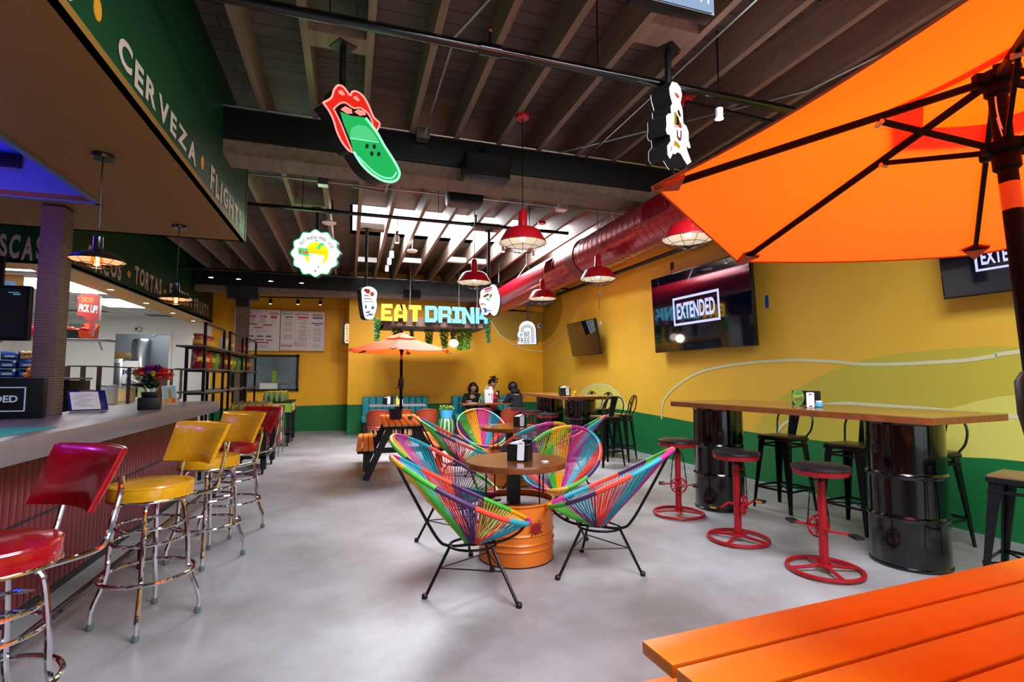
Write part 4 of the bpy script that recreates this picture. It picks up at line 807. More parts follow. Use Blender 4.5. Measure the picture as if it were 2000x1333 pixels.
# ================= DUCT, PIPES, SPEAKERS, TRACK LIGHTS =================
DX, DZ, DR = 3.0, 2.965, .243
t = thing('air_duct', 'large round red air duct running along the right side of the ceiling', 'duct', (DX, 7, DZ)); TD = MX.Translation((DX, 0, DZ)) @ MX.Rotation(-pi/2, 4, 'X')
mb = MB(); pr = []; y = 3.72
while y < 12.7:
    pr += [(DR, y), (DR, y+.10), (DR, y+.105), (DR+.004, y+.112), (DR, y+.119)]; y += .12
mb.lathe(pr, REDD, seg=48, T=TD); mb.build('duct_tube', t, world=True, ang=60)
mb = MB(); DKR = mat('duct_band', '7a0c1a', .4, metal=.3); mb.lathe([(DR+.002, 6.05), (DR+.012, 6.06), (DR+.012, 6.30), (DR+.002, 6.31)], DKR, seg=48, T=TD, cap=False); mb.build('joint_band', t, world=True)
for ya, yb in ((6.75, 7.1), (3.95, 4.4)):
    mb = MB(); a0_, a1_ = R(150), R(190)
    vs = []; ns = 6
    for y in (ya, yb):
        for i in range(ns+1): a = a0_+(a1_-a0_)*i/ns; vs.append((DX+(DR+.013)*math.cos(a), y, DZ+(DR+.013)*math.sin(a)))
    mb.add(vs, [(i, i+1, ns+2+i, ns+1+i) for i in range(ns)], DKR); g = mb.build('register_vent', t, world=True)
    mb = MB(); y = ya+.03
    while y < yb-.02: mb.tube([(DX+(DR+.016)*math.cos(a0_+(a1_-a0_)*i/ns), y, DZ+(DR+.016)*math.sin(a0_+(a1_-a0_)*i/ns)) for i in range(ns+1)], .004, REDD, 4); y += .03
    mb.build('vane', g, world=False); kk = COL.objects[-1]
    for v_ in kk.data.vertices: v_.co -= V((DX, 7, DZ))
for y in (4.2, 5.5, 8.6, 10.4):
    mb = MB(); mb.tube([(DX-DR*.7, y, DZ+DR*.72), (DX, y, DZ+.42), (DX+DR*.7, y, DZ+DR*.72)], .004, STEEL, 5); mb.tube([(DX, y, DZ+.42), (DX, y, ZD)], .004, STEEL, 5); mb.build('hanger', t, world=True)
t = thing('gas_pipe', 'black pipe running along the top of the right wall below the duct', 'pipe', (4.9, 6, 3.38)); mb = MB(); mb.tube([(5.1, 1.0, 3.38), (4.82, 11.5, 3.38)], .035, BLK, 12); mb.tube([(5.0, 4.9, 3.38), (4.99, 5.1, 3.38)], .048, BLK, 12); mb.build('pipe', t, world=True)
def speaker(label, px, y, sx, sz, sy, rot=0):
    c = P(*px, y=y); t = thing('loudspeaker', label, 'speaker', c, rot, 'black ceiling loudspeakers'); mb = MB(); mb.box((0, 0, 0), (sx, sy, sz), BLK, b=.03, tp=.93); mb.build('cabinet', t)
    mb = MB(); mb.box((0, -sy/2-.001, 0), (sx*.86, .012, sz*.82), mat('grille_cloth', '08090b', .8), b=.004); mb.build('grille', t); mb = MB(); mb.bar((0, sy*.2, sz/2-.01), (0, sy*.4, sz/2+.12), .05, .02, BLK); mb.build('bracket', t)
speaker('black loudspeaker mounted on the front of the main beam', (949, 332), 4.55, .45, .245, .24); speaker('black loudspeaker hanging just behind the main beam', (907, 384), 5.35, .40, .215, .25); speaker('small black loudspeaker on the beam above the letters EAT', (805, 575), 12.1, .40, .2, .15)
def track(label, a, b, heads, group='ceiling spotlight tracks', on=True):
    a = V(a); b = V(b); t = thing('track_light', label, 'track light', a, 0, group); mb = MB(); mb.bar(a, b, .035, .025, BLK); mb.bar(a, a+V((0, 0, ZD-a.z)), .01, .01, BLK) ; mb.build('track', t, world=True)
    for h in heads:
        p = a.lerp(b, h); mb = MB(); mb.tube([p, p-V((0, 0, .04))], .01, BLK, 6); q = p-V((0, 0, .05)); cc = WHE if on == 1 else BLK
        mb.lathe([(.0, 0), (.035, 0), (.038, -.11), (.0, -.108)], cc, q, 16); c = mb.build('spot_head', t, world=True); mb = MB(); mb.lathe([(.03, -.112), (0, -.113)], emis('spot_glow', 'fff4e4', 14), q, 16, cap=False); mb.build('lens', c); kk = COL.objects[-1]
        for v_ in kk.data.vertices: v_.co -= a
    return t
pa = P(776, 453, z=3.58); pb = P(755, 516, z=3.58)
track('spotlight track with four white heads below the skylight', pa, pb, (.02, .45, .68, .95), on=1)
point('track_beam', pb.lerp(pa, .2)-V((0, 0, .25)), 60, (1, .9, .75), .05, 1.6, (R(50), 0, 0))
a = P(505, 580, y=13.2); b = P(632, 583, y=13.2); track('black track with three heads lighting the menu boards', a, b, (.18, .60, .95), on=2)
for h in (.18, .6, .95): point('menu_beam', a.lerp(b, h)-V((0, 0, .2)), 2.2, (1, .85, .6), .04, 1.9, (R(40), 0, 0))
for i, (px, py) in enumerate(((412, 542), (466, 545.5), (529, 549.5), (589, 553))):
    c = P(px, py, y=11.6); t = thing('spotlight', 'small round black can light, %s of the row before the back beam' % ('leftmost', 'second', 'third', 'rightmost')[i], 'light', c, 0, 'can lights by the back beam')
    mb = MB(); mb.lathe([(.05, 0), (.05, .12), (0, .125)], BLK, seg=16, cap=False); mb.tube([(0, 0, .12), (0, 0, ZD-c.z)], .006, BLK, 5); mb.build('can', t); mb = MB(); mb.lathe([(.042, -.003), (0, -.003)], MC['spot_glow'], seg=16, cap=False); mb.build('lens', t)
for i, ((px, py), z, lb) in enumerate((((1405, 232), 3.25, 'white can spotlight above the left edge of the big parasol'), ((982, 492), 3.35, 'white can spotlight left of the near red pendant shade'), ((1041, 502), 3.35, 'white can spotlight right of the near red pendant shade'))):
    c = P(px, py, z=z); t = thing('spotlight', lb, 'light', c, 0, 'white can spotlights'); mb = MB(); mb.lathe([(.026, 0), (.028, .075), (0, .078)], WHE, seg=16, cap=False); mb.tube([(0, 0, .07), (0, 0, ZD-c.z)], .006, BLK, 5); mb.build('can', t); mb = MB(); mb.lathe([(.03, -.002), (0, -.002)], MC['spot_glow'], seg=16, cap=False); mb.build('lens', t)
a = P(1420, 214, z=3.5); mb = MB(); mb.bar(P(1340, 200, z=3.42), P(1560, 250, z=3.42), .03, .02, BLK); o = mb.build('track_rail'); tag(o, 'black rail running past the white can spotlight to the parasol edge', 'rail')
for (px, py), z, r, lb in (((643, 436), 3.55, .10, 'pale disc-shaped ceiling device right of the round scalloped sign'), ((805, 491), 3.5, .09, 'white smoke detector dome below the skylight')):
    c = P(px, py, z=z); t = thing('ceiling_device', lb, 'device', c, 0, 'round ceiling devices'); mb = MB(); mb.lathe([(0, -.02), (r*.8, -.015), (r, .0), (r*.9, .015), (.02, .02)], WHE, seg=28); mb.build('body', t); mb = MB(); mb.tube([(0, 0, .02), (0, 0, ZD-z)], .006, WHE, 5); mb.build('stem', t)
# ================= LIT SIGNS =================
def sign(name, label, q, ang, px, th, face, drop=None, par=None):
    n = V((math.sin(ang), -math.cos(ang), 0)); q = V(q); u = V((math.cos(ang), math.sin(ang), 0)); T = frame(q, u, (0, 0, 1)); Ti = T.inverted()
    loc = lambda L: [tuple((Ti @ PW(x, y, q, n))[:2]) for x, y in L]
    t = thing(name, label, 'sign', q, ang, 'hanging lit box signs')
    L = MX.Rotation(pi/2, 4, 'X')                # local frame of the thing: x=u, z up, -y = face normal
    pts = loc(px); mb = MB(); mb.prism(pts, th, BLK, L, z0=-th-.004); mb.build('sign_box', t)
    mb = MB(); cx_ = sum(p[0] for p in pts)/len(pts); cy_ = sum(p[1] for p in pts)/len(pts); mb.prism([(cx_+(x-cx_)*.975, cy_+(y-cy_)*.985) for x, y in pts], .004, face, L, z0=-.004); mb.prism([(cx_+(x-cx_)*.975, cy_+(y-cy_)*.985) for x, y in pts], .004, face, L, z0=-th-.008); f = mb.build('lit_face', t)
    top = max(p[1] for p in pts)
    if drop is not None:
        x = drop; ztop = ZJ-q.z; mb = MB(); mb.tube([(x, th/2, top-.05), (x, th/2, ztop)], .022, BLK, 12); mb.build('drop_pole', t); mb = MB(); mb.box((x, th/2, ztop-.004), (.13, .13, .008), BLK); mb.build('mount_plate', t)
    return t, loc, L, f
def shape(t, loc, L, px, m, z=.001, th=.0015, name='graphic', isloc=False):
    mb = MB(); mb.prism(px if isloc else loc(px), th, m, L, z0=z); return mb.build(name, t)
def neon(mb, loc, L, px, r, m, closed=False, n=5, z=.008): p = cr([(x, y, z) for x, y in loc(px)], n, closed); mb.tube(p, r, m, 6, closed, T=L)
SC = lambda L, s, ox, oy: [(ox+x/s, oy+y/s) for x, y in L]
# tongue sign
RN = emis('red_face', 'f02a1c', 1.0); GN = emis('green_face', '28c060', .95); NW = emis('neon_pink', 'ff8f88', 1.7); NG = emis('neon_green', '86ffac', 1.9)
k7 = lambda L: SC(L, 3.173, 560, 140)
out = k7([(222, 195), (272, 165), (290, 115), (315, 88), (348, 98), (388, 148), (402, 128), (430, 126), (470, 155), (505, 215), (535, 285), (572, 325), (552, 372), (600, 460), (655, 545), (695, 620), (690, 665), (650, 690), (590, 682), (520, 640), (460, 580), (410, 502), (380, 490), (340, 440), (308, 375), (285, 300), (255, 240)])
q = P(690, 270, y=3.55); t, loc, L, f = sign('neon_sign', 'neon sign of red lips with a long green tongue sticking out', q, R(32), [tuple(p[:2]) for p in cr([(x, y, 0) for x, y in out], 3, True)], .11, RN, -.06)
shape(t, loc, L, k7([(285, 232), (325, 205), (360, 200), (400, 225), (450, 228), (500, 265), (528, 318), (520, 335), (480, 285), (600, 480), (520, 600), (410, 500), (395, 470), (340, 330)]), emis('mouth_dark', '3a1210', .5), .001, .001, 'mouth')
shape(t, loc, L, k7([(330, 250), (400, 275), (480, 285), (540, 370), (600, 460), (655, 545), (693, 620), (688, 663), (650, 686), (590, 678), (520, 636), (460, 578), (412, 500), (395, 430), (350, 320)]), GN, .0025, .001, 'tongue')
shape(t, loc, L, k7([(390, 395), (400, 350), (440, 330), (490, 340), (530, 375), (565, 430), (395, 415)]), emis('green_pale', '58d888', 1.0), .004, .001)
for a_ in ([(330, 235), (360, 215), (400, 235), (405, 262), (370, 262)], [(415, 250), (440, 235), (480, 245), (490, 270), (450, 275)], [(316, 120), (340, 115), (360, 145), (345, 150), (320, 138)], [(408, 158), (430, 152), (452, 180), (440, 186), (415, 172)]): shape(t, loc, L, k7(a_), emis('teeth_pink', 'ff9a8c', 1.1), .0045, .001, 'tooth')
for c_ in ((494, 464), (539, 467), (524, 511), (567, 513)): shape(t, loc, L, k7([(c_[0]+11*math.cos(i*pi/6), c_[1]+15*math.sin(i*pi/6)) for i in range(12)]), BLK, .006, .002, 'black_dot')
mb = MB(); neon(mb, loc, L, out[:13], .0065, NW); neon(mb, loc, L, out[21:]+out[:1], .0065, NW); neon(mb, loc, L, k7([(285, 235), (325, 200), (360, 195), (410, 228), (455, 228), (500, 262), (528, 318), (518, 335)]), .005, NW); neon(mb, loc, L, k7([(290, 240), (330, 320), (370, 420), (400, 490)]), .005, NW); mb.build('red_neon_tube', t)
mb = MB(); neon(mb, loc, L, k7([(485, 290), (552, 375), (600, 460), (655, 545), (693, 620), (686, 663), (650, 684), (590, 676), (520, 634), (460, 576), (412, 500)]), .009, NG); neon(mb, loc, L, k7([(440, 530), (520, 610), (590, 655), (650, 660), (675, 625)]), .005, NG); neon(mb, loc, L, k7([(390, 415), (480, 428), (565, 440)]), .003, NG); mb.build('green_neon_tube', t)
point('tongue_glow', q+V((.12, -.35, -.1)), 1.6, (.2, 1, .4), .25); point('tongue_backglow', q+V((-.25, .35, .35)), 1.3, (.25, 1, .2), .15)
# round scalloped sign
q = P(616, 495, y=7.2); W1 = emis('sign_white', 'fbfff8', 1.25); nn = 12; Cx, Cy = 616, 495
out = [(Cx+(46+2.6*math.cos(nn*a))*math.cos(a), Cy+(44+2.6*math.cos(nn*a))*math.sin(a)) for a in [2*pi*i/96 for i in range(96)]]
t, loc, L, f = sign('neon_sign', 'round scalloped white lit sign reading EAT FRESH FEEL GOOD', q, R(-14), out, .10, W1, .0)
E5 = lambda cx_, cy_, rx, ry, n=24: [(cx_+rx*math.cos(2*pi*i/n), cy_+ry*math.sin(2*pi*i/n)) for i in range(n)]
s5 = lambda L: SC(L, 12.12, 560, 440)
shape(t, loc, L, s5(E5(705, 680, 285, 275)), emis('sign_yellow', 'f0e810', 1.3), .001)
shape(t, loc, L, s5([(270, 530), (500, 560), (530, 740), (280, 690)]), emis('sign_mint', '3fd890', 1.2), .003); shape(t, loc, L, s5([(380, 615), (520, 630), (530, 690), (390, 660)]), emis('sign_orange', 'f0602a', 1.2), .005)
shape(t, loc, L, s5(E5(335, 620, 42, 42)), emis('sign_olive', 'b0941c', 1.0), .005)
shape(t, loc, L, s5([(525, 660), (900, 730), (820, 980), (545, 960)]), emis('sign_cream', 'eef8dc', 1.6), .003); shape(t, loc, L, s5([(500, 555), (560, 540), (960, 620), (945, 730), (505, 640)]), emis('sign_yellow2', 'ecd818', 1.2), .005)
shape(t, loc, L, s5([(640, 545), (740, 530), (760, 470), (810, 420), (890, 440), (885, 490), (820, 490), (790, 550), (840, 590)]), MC['sign_mint'], .004)
for x, y, r_, c_ in ((708, 370, 26, 'sign_mint'), (748, 995, 24, 'sign_mint'), (678, 1088, 25, 'sign_orange'), (1045, 855, 18, 'sign_yellow'), (570, 695, 15, 'sign_mint'), (850, 773, 14, 'sign_mint')): shape(t, loc, L, s5(E5(x, y, r_, r_, 14)), MC[c_], .006, name='dot')
txt = 'EAT FRESH FEEL GOOD'; cc = loc([(Cx, Cy+2)])[0]; rr_ = abs(loc([(Cx+36.5, Cy)])[0][0]-cc[0]); mb = MB()
for i, ch in enumerate(txt):
    if ch == ' ': continue
    a = R(140-i*6.4); mb.text(ch, BLK, L @ MX.Translation((cc[0]+rr_*math.cos(a), cc[1]+rr_*.93*math.sin(a), .003)) @ MX.Rotation(a-pi/2, 4, 'Z'), .022 if ch != 'I' else .007, .040, .001, .015)
mb.build('lettering', t)
mb = MB(); p = cr([(x, y, 0) for x, y in loc(out[::2])], 2, True); mb.tube(p, .006, emis('rim_green', '20b070', 1.6), 5, True, T=L); mb.build('green_rim', t)
point('round_sign_glow', q+V((-.15, -.4, 0)), 9, (.45, 1, .5), .3)
# hot sauce sign beside the parasol
k6 = lambda L: SC(L, 7.41, 1270, 150)
out = k6([(320, 60), (390, 80), (440, 150), (462, 260), (440, 370), (470, 480), (480, 670), (530, 720), (560, 810), (560, 920), (590, 1030), (570, 1040), (530, 990), (535, 1060), (600, 1240), (545, 1280), (500, 1210), (450, 1120), (400, 1090), (365, 1125), (330, 1110), (290, 1190), (255, 1130), (250, 1000), (300, 930), (290, 840), (250, 830), (230, 770), (240, 700), (235, 560), (270, 525), (310, 530), (300, 420), (325, 380), (290, 250), (280, 150)])
q = P(1325, 240, y=2.86); W2 = emis('sign_bluewhite', 'f0f5ff', 1.5)
t, loc, L, f = sign('neon_sign', 'tall wavy white lit sign of a bottle, seen almost edge-on beside the parasol', q, R(30), out, .13, W2, -.0)
for pts, c_ in (([(345, 230), (380, 240), (420, 290), (405, 320), (370, 290)], 'e8603a'), ([(390, 490), (410, 480), (440, 560), (430, 590), (400, 540)], '3a2a10'), ([(345, 510), (375, 520), (375, 700), (345, 700)], 'c8a020'), ([(375, 540), (410, 600), (410, 710), (375, 700)], '2a1a18'), ([(410, 620), (450, 700), (450, 740), (410, 730)], 'd05030'), ([(345, 705), (460, 740), (460, 750), (345, 716)], 'd81838'), ([(380, 770), (395, 780), (400, 860), (430, 900), (435, 780), (450, 780), (445, 920), (415, 930), (385, 880)], '8a2030'), ([(340, 920), (400, 960), (430, 1010), (415, 1045), (370, 1000), (345, 1010)], 'e0a020'), ([(300, 1010), (310, 1000), (300, 1080), (290, 1080)], 'c07818')):
    shape(t, loc, L, k6(pts), emis('ink_'+c_, c_, .9), .001)
point('bottle_sign_glow', q+V((.25, -.3, 0)), 4, (.9, .95, 1), .2)
# two cup signs either side of EAT DRINK
k8 = lambda L: SC(L, 6.667, 690, 550)
out = k8([(108, 100), (180, 62), (260, 80), (312, 140), (302, 250), (310, 320), (280, 430), (250, 490), (190, 497), (145, 460), (118, 300), (110, 180)])
q = P(720, 592, y=8.0); t, loc, L, f = sign('neon_sign', 'white lit sundae cup sign left of the word EAT', q, R(28), [tuple(p[:2]) for p in cr([(x, y, 0) for x, y in out], 3, True)], .12, W2, -.02)
for pts, c_ in ((E5(190, 130, 30, 32, 14), 'c03a3a'), (E5(245, 165, 27, 30, 14), 'b8603c'), (E5(160, 115, 20, 22, 12), '9a2030'), ([(140, 175), (200, 180), (200, 195), (140, 190)], 'e03060'), ([(140, 215), (240, 225), (240, 235), (140, 228)], 'e03060'), ([(135, 255), (270, 262), (270, 272), (135, 266)], '8aa0d8'), ([(150, 300), (175, 320), (175, 360), (150, 350)], '5a70a8'), ([(235, 325), (270, 320), (270, 360), (235, 365)], '5a70a8'), ([(160, 400), (230, 380), (220, 395), (165, 415)], '2a3a6a'), ([(165, 440), (265, 420), (260, 432), (170, 452)], '2a3a6a'), ([(190, 395), (250, 445), (240, 452), (180, 402)], '2a3a6a')): shape(t, loc, L, k8(pts), emis('ink_'+c_, c_, .9), .001)
out = k8([(1700, 90), (1780, 65), (1800, 40), (1850, 45), (1888, 130), (1912, 210), (1905, 330), (1870, 430), (1820, 447), (1790, 412), (1770, 407), (1735, 442), (1690, 420), (1660, 350), (1635, 260), (1652, 200), (1655, 130)])
q = P(957, 587, y=7.5); t, loc, L, f = sign('neon_sign', 'white lit fruit cup sign covering the last letter of DRINK', q, R(-24), [tuple(p[:2]) for p in cr([(x, y, 0) for x, y in out], 3, True)], .12, W2, -.03)
for pts, c_ in (([(1700, 100), (1800, 70), (1815, 85), (1715, 120)], 'd03048'), ([(1715, 130), (1800, 100), (1810, 110), (1725, 145)], 'e0506a'), ([(1690, 190), (1760, 150), (1770, 180), (1705, 215)], 'b03a30'), ([(1770, 190), (1800, 150), (1810, 180), (1780, 230)], '48b060'), ([(1655, 290), (1700, 280), (1700, 300), (1660, 310)], 'e08030'), ([(1700, 300), (1730, 290), (1720, 315)], '6a7020'), ([(1730, 215), (1780, 240), (1775, 255), (1725, 235)], '60c080'), ([(1680, 350), (1720, 345), (1745, 375), (1735, 410), (1700, 405), (1712, 385), (1700, 370)], '5060c8'), ([(1745, 375), (1800, 372), (1800, 384), (1745, 388)], '3a9ac0')): shape(t, loc, L, k8(pts), emis('ink_'+c_, c_, .9), .001)
# rainbow BE FREE sign
k9 = lambda L: SC(L, 7.69, 840, 600)
out = k9([(1310, 565), (1322, 460), (1310, 425), (1315, 388), (1330, 372), (1335, 300), (1355, 260), (1395, 222), (1460, 205), (1530, 225), (1575, 275), (1592, 340), (1602, 560)])
q = P(1030, 651, y=10.9); W3 = emis('sign_soft_white', 'f4f4f8', 1.1); t, loc, L, f = sign('neon_sign', 'white arch-shaped lit sign reading BE FREE', q, R(-30), out, .13, W3, .0)
for rx, ry, c_ in ((100, 150, 'b8b8cc'), (84, 125, '9a9ab0'), (66, 100, '7c7c98')):
    for s_ in (0,):
        a = [(1460+rx*math.cos(x), 360-ry*.62*math.sin(x)) for x in [pi*i/16 for i in range(17)]]; a = a+[(1460-rx, 380)]; b_ = [(1460+(rx-9)*math.cos(x), 360-(ry-12)*.62*math.sin(x)) for x in [pi*i/16 for i in range(17)]]
        mb = MB(); pp = [(x, y, .0025) for x, y in loc(k9([(1460+rx+3, 540)]+a))]; mb.tube(pp, .008, emis('ink_'+c_, c_, 1), 5, T=L); mb.build('rainbow_stripe', t)
shape(t, loc, L, k9([(1340, 405), (1368, 395), (1385, 400), (1400, 385), (1395, 415), (1358, 455)]), emis('ink_heart', '8ccbe8', 1), .003, name='heart')
for tx, x0, y0, x1, y1 in (('BE', 1415, 370, 1500, 445), ('FREE', 1325, 462, 1500, 545)):
    (ax, ay), (bx, by) = loc(k9([(x0, y1), (x1, y0)])); mb = MB(); mb.text(tx, BLK, L @ MX.Translation(((ax+bx)/2, (ay+by)/2, .003)), bx-ax, by-ay, .001, .0); mb.build('lettering', t)
# big box sign at the top edge
zb = 3.02; A = P(1280, 0, z=zb); B = P(1397, 30, z=zb); d = (B-A).normalized(); ang = math.atan2(d.y, d.x); t = thing('neon_sign', 'rectangular white lit box sign cut off by the top edge', 'sign', B, ang, 'hanging lit box signs')
mb = MB(); w_, h_, dp = (P(1222, 12, z=zb)-P(1375, 48, z=zb)).length, .42, (P(1375, 48, z=zb)-B).length; mb.box((-w_/2, dp/2+.005, h_/2), (w_, dp, h_), BLKM, b=.004); mb.build('sign_box', t); mb = MB(); mb.box((-w_/2, 0, h_/2), (w_-.02, .008, h_-.02), emis('sign_pale_blue', '9fb6d8', .95)); mb.build('lit_face', t)
mb = MB(); mb.text('THIRSTY?', W1, MX.Translation((-w_/2, -.006, h_*.36)) @ MX.Rotation(pi/2, 4, 'X'), w_*.84, h_*.55, .003, -.01); mb.build('lettering', t); mb = MB()
mb.tube([(-w_/2, dp/2, h_), (-w_/2, dp/2, ZJ-zb)], .02, BLK, 8)
mb.build('hanger', t)
# hanging planter box with letters EAT DRINK
q = P(746, 641, y=10.4); q2 = P(948, 641, y=10.4); zb = P(948, 642, y=10.4).z; xl, xr = q.x, q2.x
t = thing('hanging_letter_sign', 'hanging wooden planter box carrying big letters that read EAT DRINK', 'sign', ((xl+xr)/2, 10.4, zb)); cx_ = (xl+xr)/2
mb = MB(); Wd = xr-xl; bz = .17; mb.box((0, .02, bz/2), (Wd, .04, bz), WOODB); mb.box((0, 1.1, bz/2), (Wd, .04, bz), WOODB)
for s in (-1, 1): mb.box((s*(Wd/2-.02), .56, bz/2), (.04, 1.1, bz), WOODB)
mb.box((0, .56, .01), (Wd, 1.1, .02), WOODB); mb.build('wooden_box', t)
LY = mat('letter_yellow', 'c8980a', .5); LB = mat('letter_blue', '4f97b4', .5)
def glyph(ch, w, h, s=.3):
    k = s*w; hb = h*.24; c = .06*w; o = []
    R4 = lambda x0, y0, x1, y1: [(x0, y0), (x1, y0), (x1, y1), (x0, y1)]
    if ch == 'E': o = [R4(0, 0, k, h), R4(k, 0, w, hb), R4(k, h-hb, w, h), R4(k, h*.40, w*.85, h*.62)]
    if ch == 'A': o = [[(0, 0), (k, 0), (k, h*.45), (w*.42, h), (w*.2, h), (0, h*.62)], [(w-k, 0), (w, 0), (w, h*.62), (w*.8, h), (w*.42, h), (w-k, h*.45)], R4(k, h*.2, w-k, h*.40), [(k, h*.62), (w-k, h*.62), (w*.6, h), (w*.4, h)]]
    if ch == 'T': o = [R4(0, h-hb*1.15, w, h), R4(w/2-k*.65, 0, w/2+k*.65, h-hb*1.15)]
    if ch == 'D': o = [R4(0, 0, k, h), [(k, 0), (w*.8, 0), (w, h*.18), (w, hb), (k, hb)], [(k, h-hb), (w, h-hb), (w, h*.82), (w*.8, h), (k, h)], R4(w-k, hb, w, h-hb)]
    if ch == 'R': o = [R4(0, 0, k, h), [(k, h-hb), (w, h-hb), (w, h*.85), (w*.85, h), (k, h)], R4(w-k, h*.5, w, h-hb), R4(k, h*.34, w*.92, h*.54), [(w-k, 0), (w, 0), (w, h*.28), (w*.9, h*.36), (w-k, h*.36)]]
    if ch == 'I': o = [R4(0, 0, w, hb), R4(0, h-hb, w, h), R4(w*.28, hb, w*.72, h-hb)]
    if ch == 'N': o = [R4(0, 0, k, h), R4(w-k, 0, w, h), [(k, h), (k, h*.6), (w-k, 0), (w-k, h*.4)]]
    if ch == 'K': o = [R4(0, 0, k, h), [(k, h*.38), (w*.6, h), (w, h), (w*.62, h*.5), (w, h*.32), (w, 0), (w-k, 0), (w-k, h*.26), (k, h*.28)]]
    return o
k77 = lambda x, y: P(690+x/6.667, 550+y/6.667, y=10.36)
for ch, x0, x1, y0, y1, rz_, mm in (('E', 360, 505, 298, 515, 0, LY), ('A', 527, 695, 305, 522, 0, LY), ('T', 718, 878, 313, 527, 0, LY), ('D', 927, 1092, 322, 535, 0, LB), ('R', 1100, 1268, 328, 541, 0, LB), ('I', 1278, 1405, 336, 546, 0, LB), ('N', 1412, 1572, 345, 558, 6, LB), ('K', 1584, 1740, 348, 554, 0, LB)):
    a = k77(x0, y1); b = k77(x1, y1); c = k77(x0, y0); w_ = b.x-a.x; h_ = c.z-a.z; mb = MB(); TT = MX.Translation((a.x-cx_, -.04, a.z-zb)) @ MX.Rotation(R(-rz_*.5), 4, 'Y') @ MX.Rotation(pi/2, 4, 'X')
    for p in glyph(ch, w_, h_): mb.prism(p, .07, mm, TT, ms=mat(mm.name+'_side', '1f6f88' if mm is LB else 'a88a10', .5))
    tag(mb.build('letter', t), 'yellow letter '+ch if mm is LY else 'light blue letter '+ch)
for x in (-.48, .55, .95): mb = MB(); mb.tube([(x, .3, bz-.02), (x, .3, ZD-zb)], .010, STEEL, 6); mb.build('hanger_rod', t)
# trailing plants, one by one
IVY = mat('ivy_green', '2c6a24', .5, col2='4f8a2c', nscale=20); IVD = mat('ivy_deep', '1c5c34', .5, col2='3a7c40', nscale=20)
for i, (px, py0, py1, w_, Y_) in enumerate(((737, 622, 665, .07, 10.35), (776, 640, 672, .11, 11.0), (804, 640, 660, .04, 11.2), (808, 641, 662, .03, 11.2), (838, 641, 672, .10, 11.0), (868, 642, 682, .10, 10.9), (885, 643, 672, .06, 11.2), (899, 643, 684, .09, 10.8), (917, 643, 655, .03, 11.2), (912, 643, 682, .12, 10.7), (953, 622, 669, .06, 10.38))):
    if i in (3, 8): continue
    a = P(px, py0, y=Y_); b = P(px, py1, y=Y_); L_ = a.z-b.z; t2 = thing('trailing_plant', 'green trailing plant %s' % ('hanging at the left end of the letter box', 'below the letter A of EAT', 'short and thin below the letter T', '', 'below the gap between EAT and DRINK', 'below the letter D', 'thin, below the letter R', 'bushy and long, below the letter I', '', 'longest and widest, below the letter N', 'at the right end of the letter box by the fruit cup sign')[i], 'plant', a, 0, 'trailing plants on the letter box')
    mb = MB(); rr = random.Random(i*5+1); n_ = int(150+L_*w_*9000)
    for k in range(n_):
        f_ = rr.random(); z = -L_*f_; r_ = w_*(1-.5*f_)*rr.uniform(-1, 1); y_ = rr.uniform(-.05, .05); s_ = rr.uniform(.022, .042); p = V((r_, y_, z)); d_ = V((rr.uniform(-1, 1), rr.uniform(-1, 0), rr.uniform(-1, .2))).normalized()*s_; e = d_.cross(V((rr.uniform(-1, 1), rr.uniform(-1, 1), rr.uniform(-1, 1)))).normalized()*s_*.5
        mb.add([p, p+d_*.5+e, p+d_, p+d_*.5-e], [(0, 1, 2, 3)], IVD if i in (0, 10) else IVY)
    mb.build('leaves', t2, recalc=False); mb = MB()
    for k in range(3): mb.tube([(rr.uniform(-.5, .5)*w_, 0, 0), (rr.uniform(-.4, .4)*w_, 0, -L_*.5), (rr.uniform(-.2, .2)*w_, 0, -L_)], .003, IVD, 4)
    mb.build('stem', t2)
c = P(886, 671, y=10.5); t = thing('globe_lamp', 'glowing white globe lamp under the letter box', 'lamp', c); mb = MB(); mb.ell((0, 0, 0), (.10, .10, .085), emis('globe_glow', 'fff0dc', 3.2), 20, 12); mb.build('globe', t); mb = MB(); mb.tube([(0, 0, .1), (0, 0, ZJ-c.z)], .006, BLK, 6); mb.build('cord', t); point('globe_light', c+V((0, -.2, -.05)), 5, (1, .88, .7), .1)
# restroom sign
a = P(669, 630, y=12.95); b = P(687, 674, y=12.95); t = thing('restroom_sign', 'narrow black hanging sign with a lit panel reading RESTROOM', 'sign', ((a.x+b.x)/2, 12.95, b.z)); w_ = b.x-a.x; h_ = a.z-b.z
mb = MB(); mb.box((0, 0, h_/2), (w_, .08, h_), BLK); mb.build('sign_box', t); mb = MB(); pts = [(w_*.25*math.cos(x), h_*.34+w_*.25*math.sin(x)) for x in [pi*i/8 for i in range(9)]]+[(-w_*.25*math.cos(x), -h_*.34-w_*.25*math.sin(x)) for x in [pi*i/8 for i in range(9)]]
TT = MX.Translation((0, -.041, h_/2)) @ MX.Rotation(pi/2, 4, 'X'); mb.prism(pts, .003, emis('restroom_glow', 'ffc8a0', 1.5), TT); mb.build('lit_panel', t); mb = MB()
for i, ch in enumerate('RESTROOM'): mb.text(ch, BLK, TT @ MX.Translation((0, h_*(.33-.094*i), .004)), w_*.24, h_*.065, .001, .02)
mb.build('lettering', t); mb = MB()
for s in (-1, 1): mb.tube([(s*w_*.35, 0, h_), (s*w_*.35, 0, ZJ-b.z-.3)], .003, BLK, 4)
mb.build('hanger_wire', t)
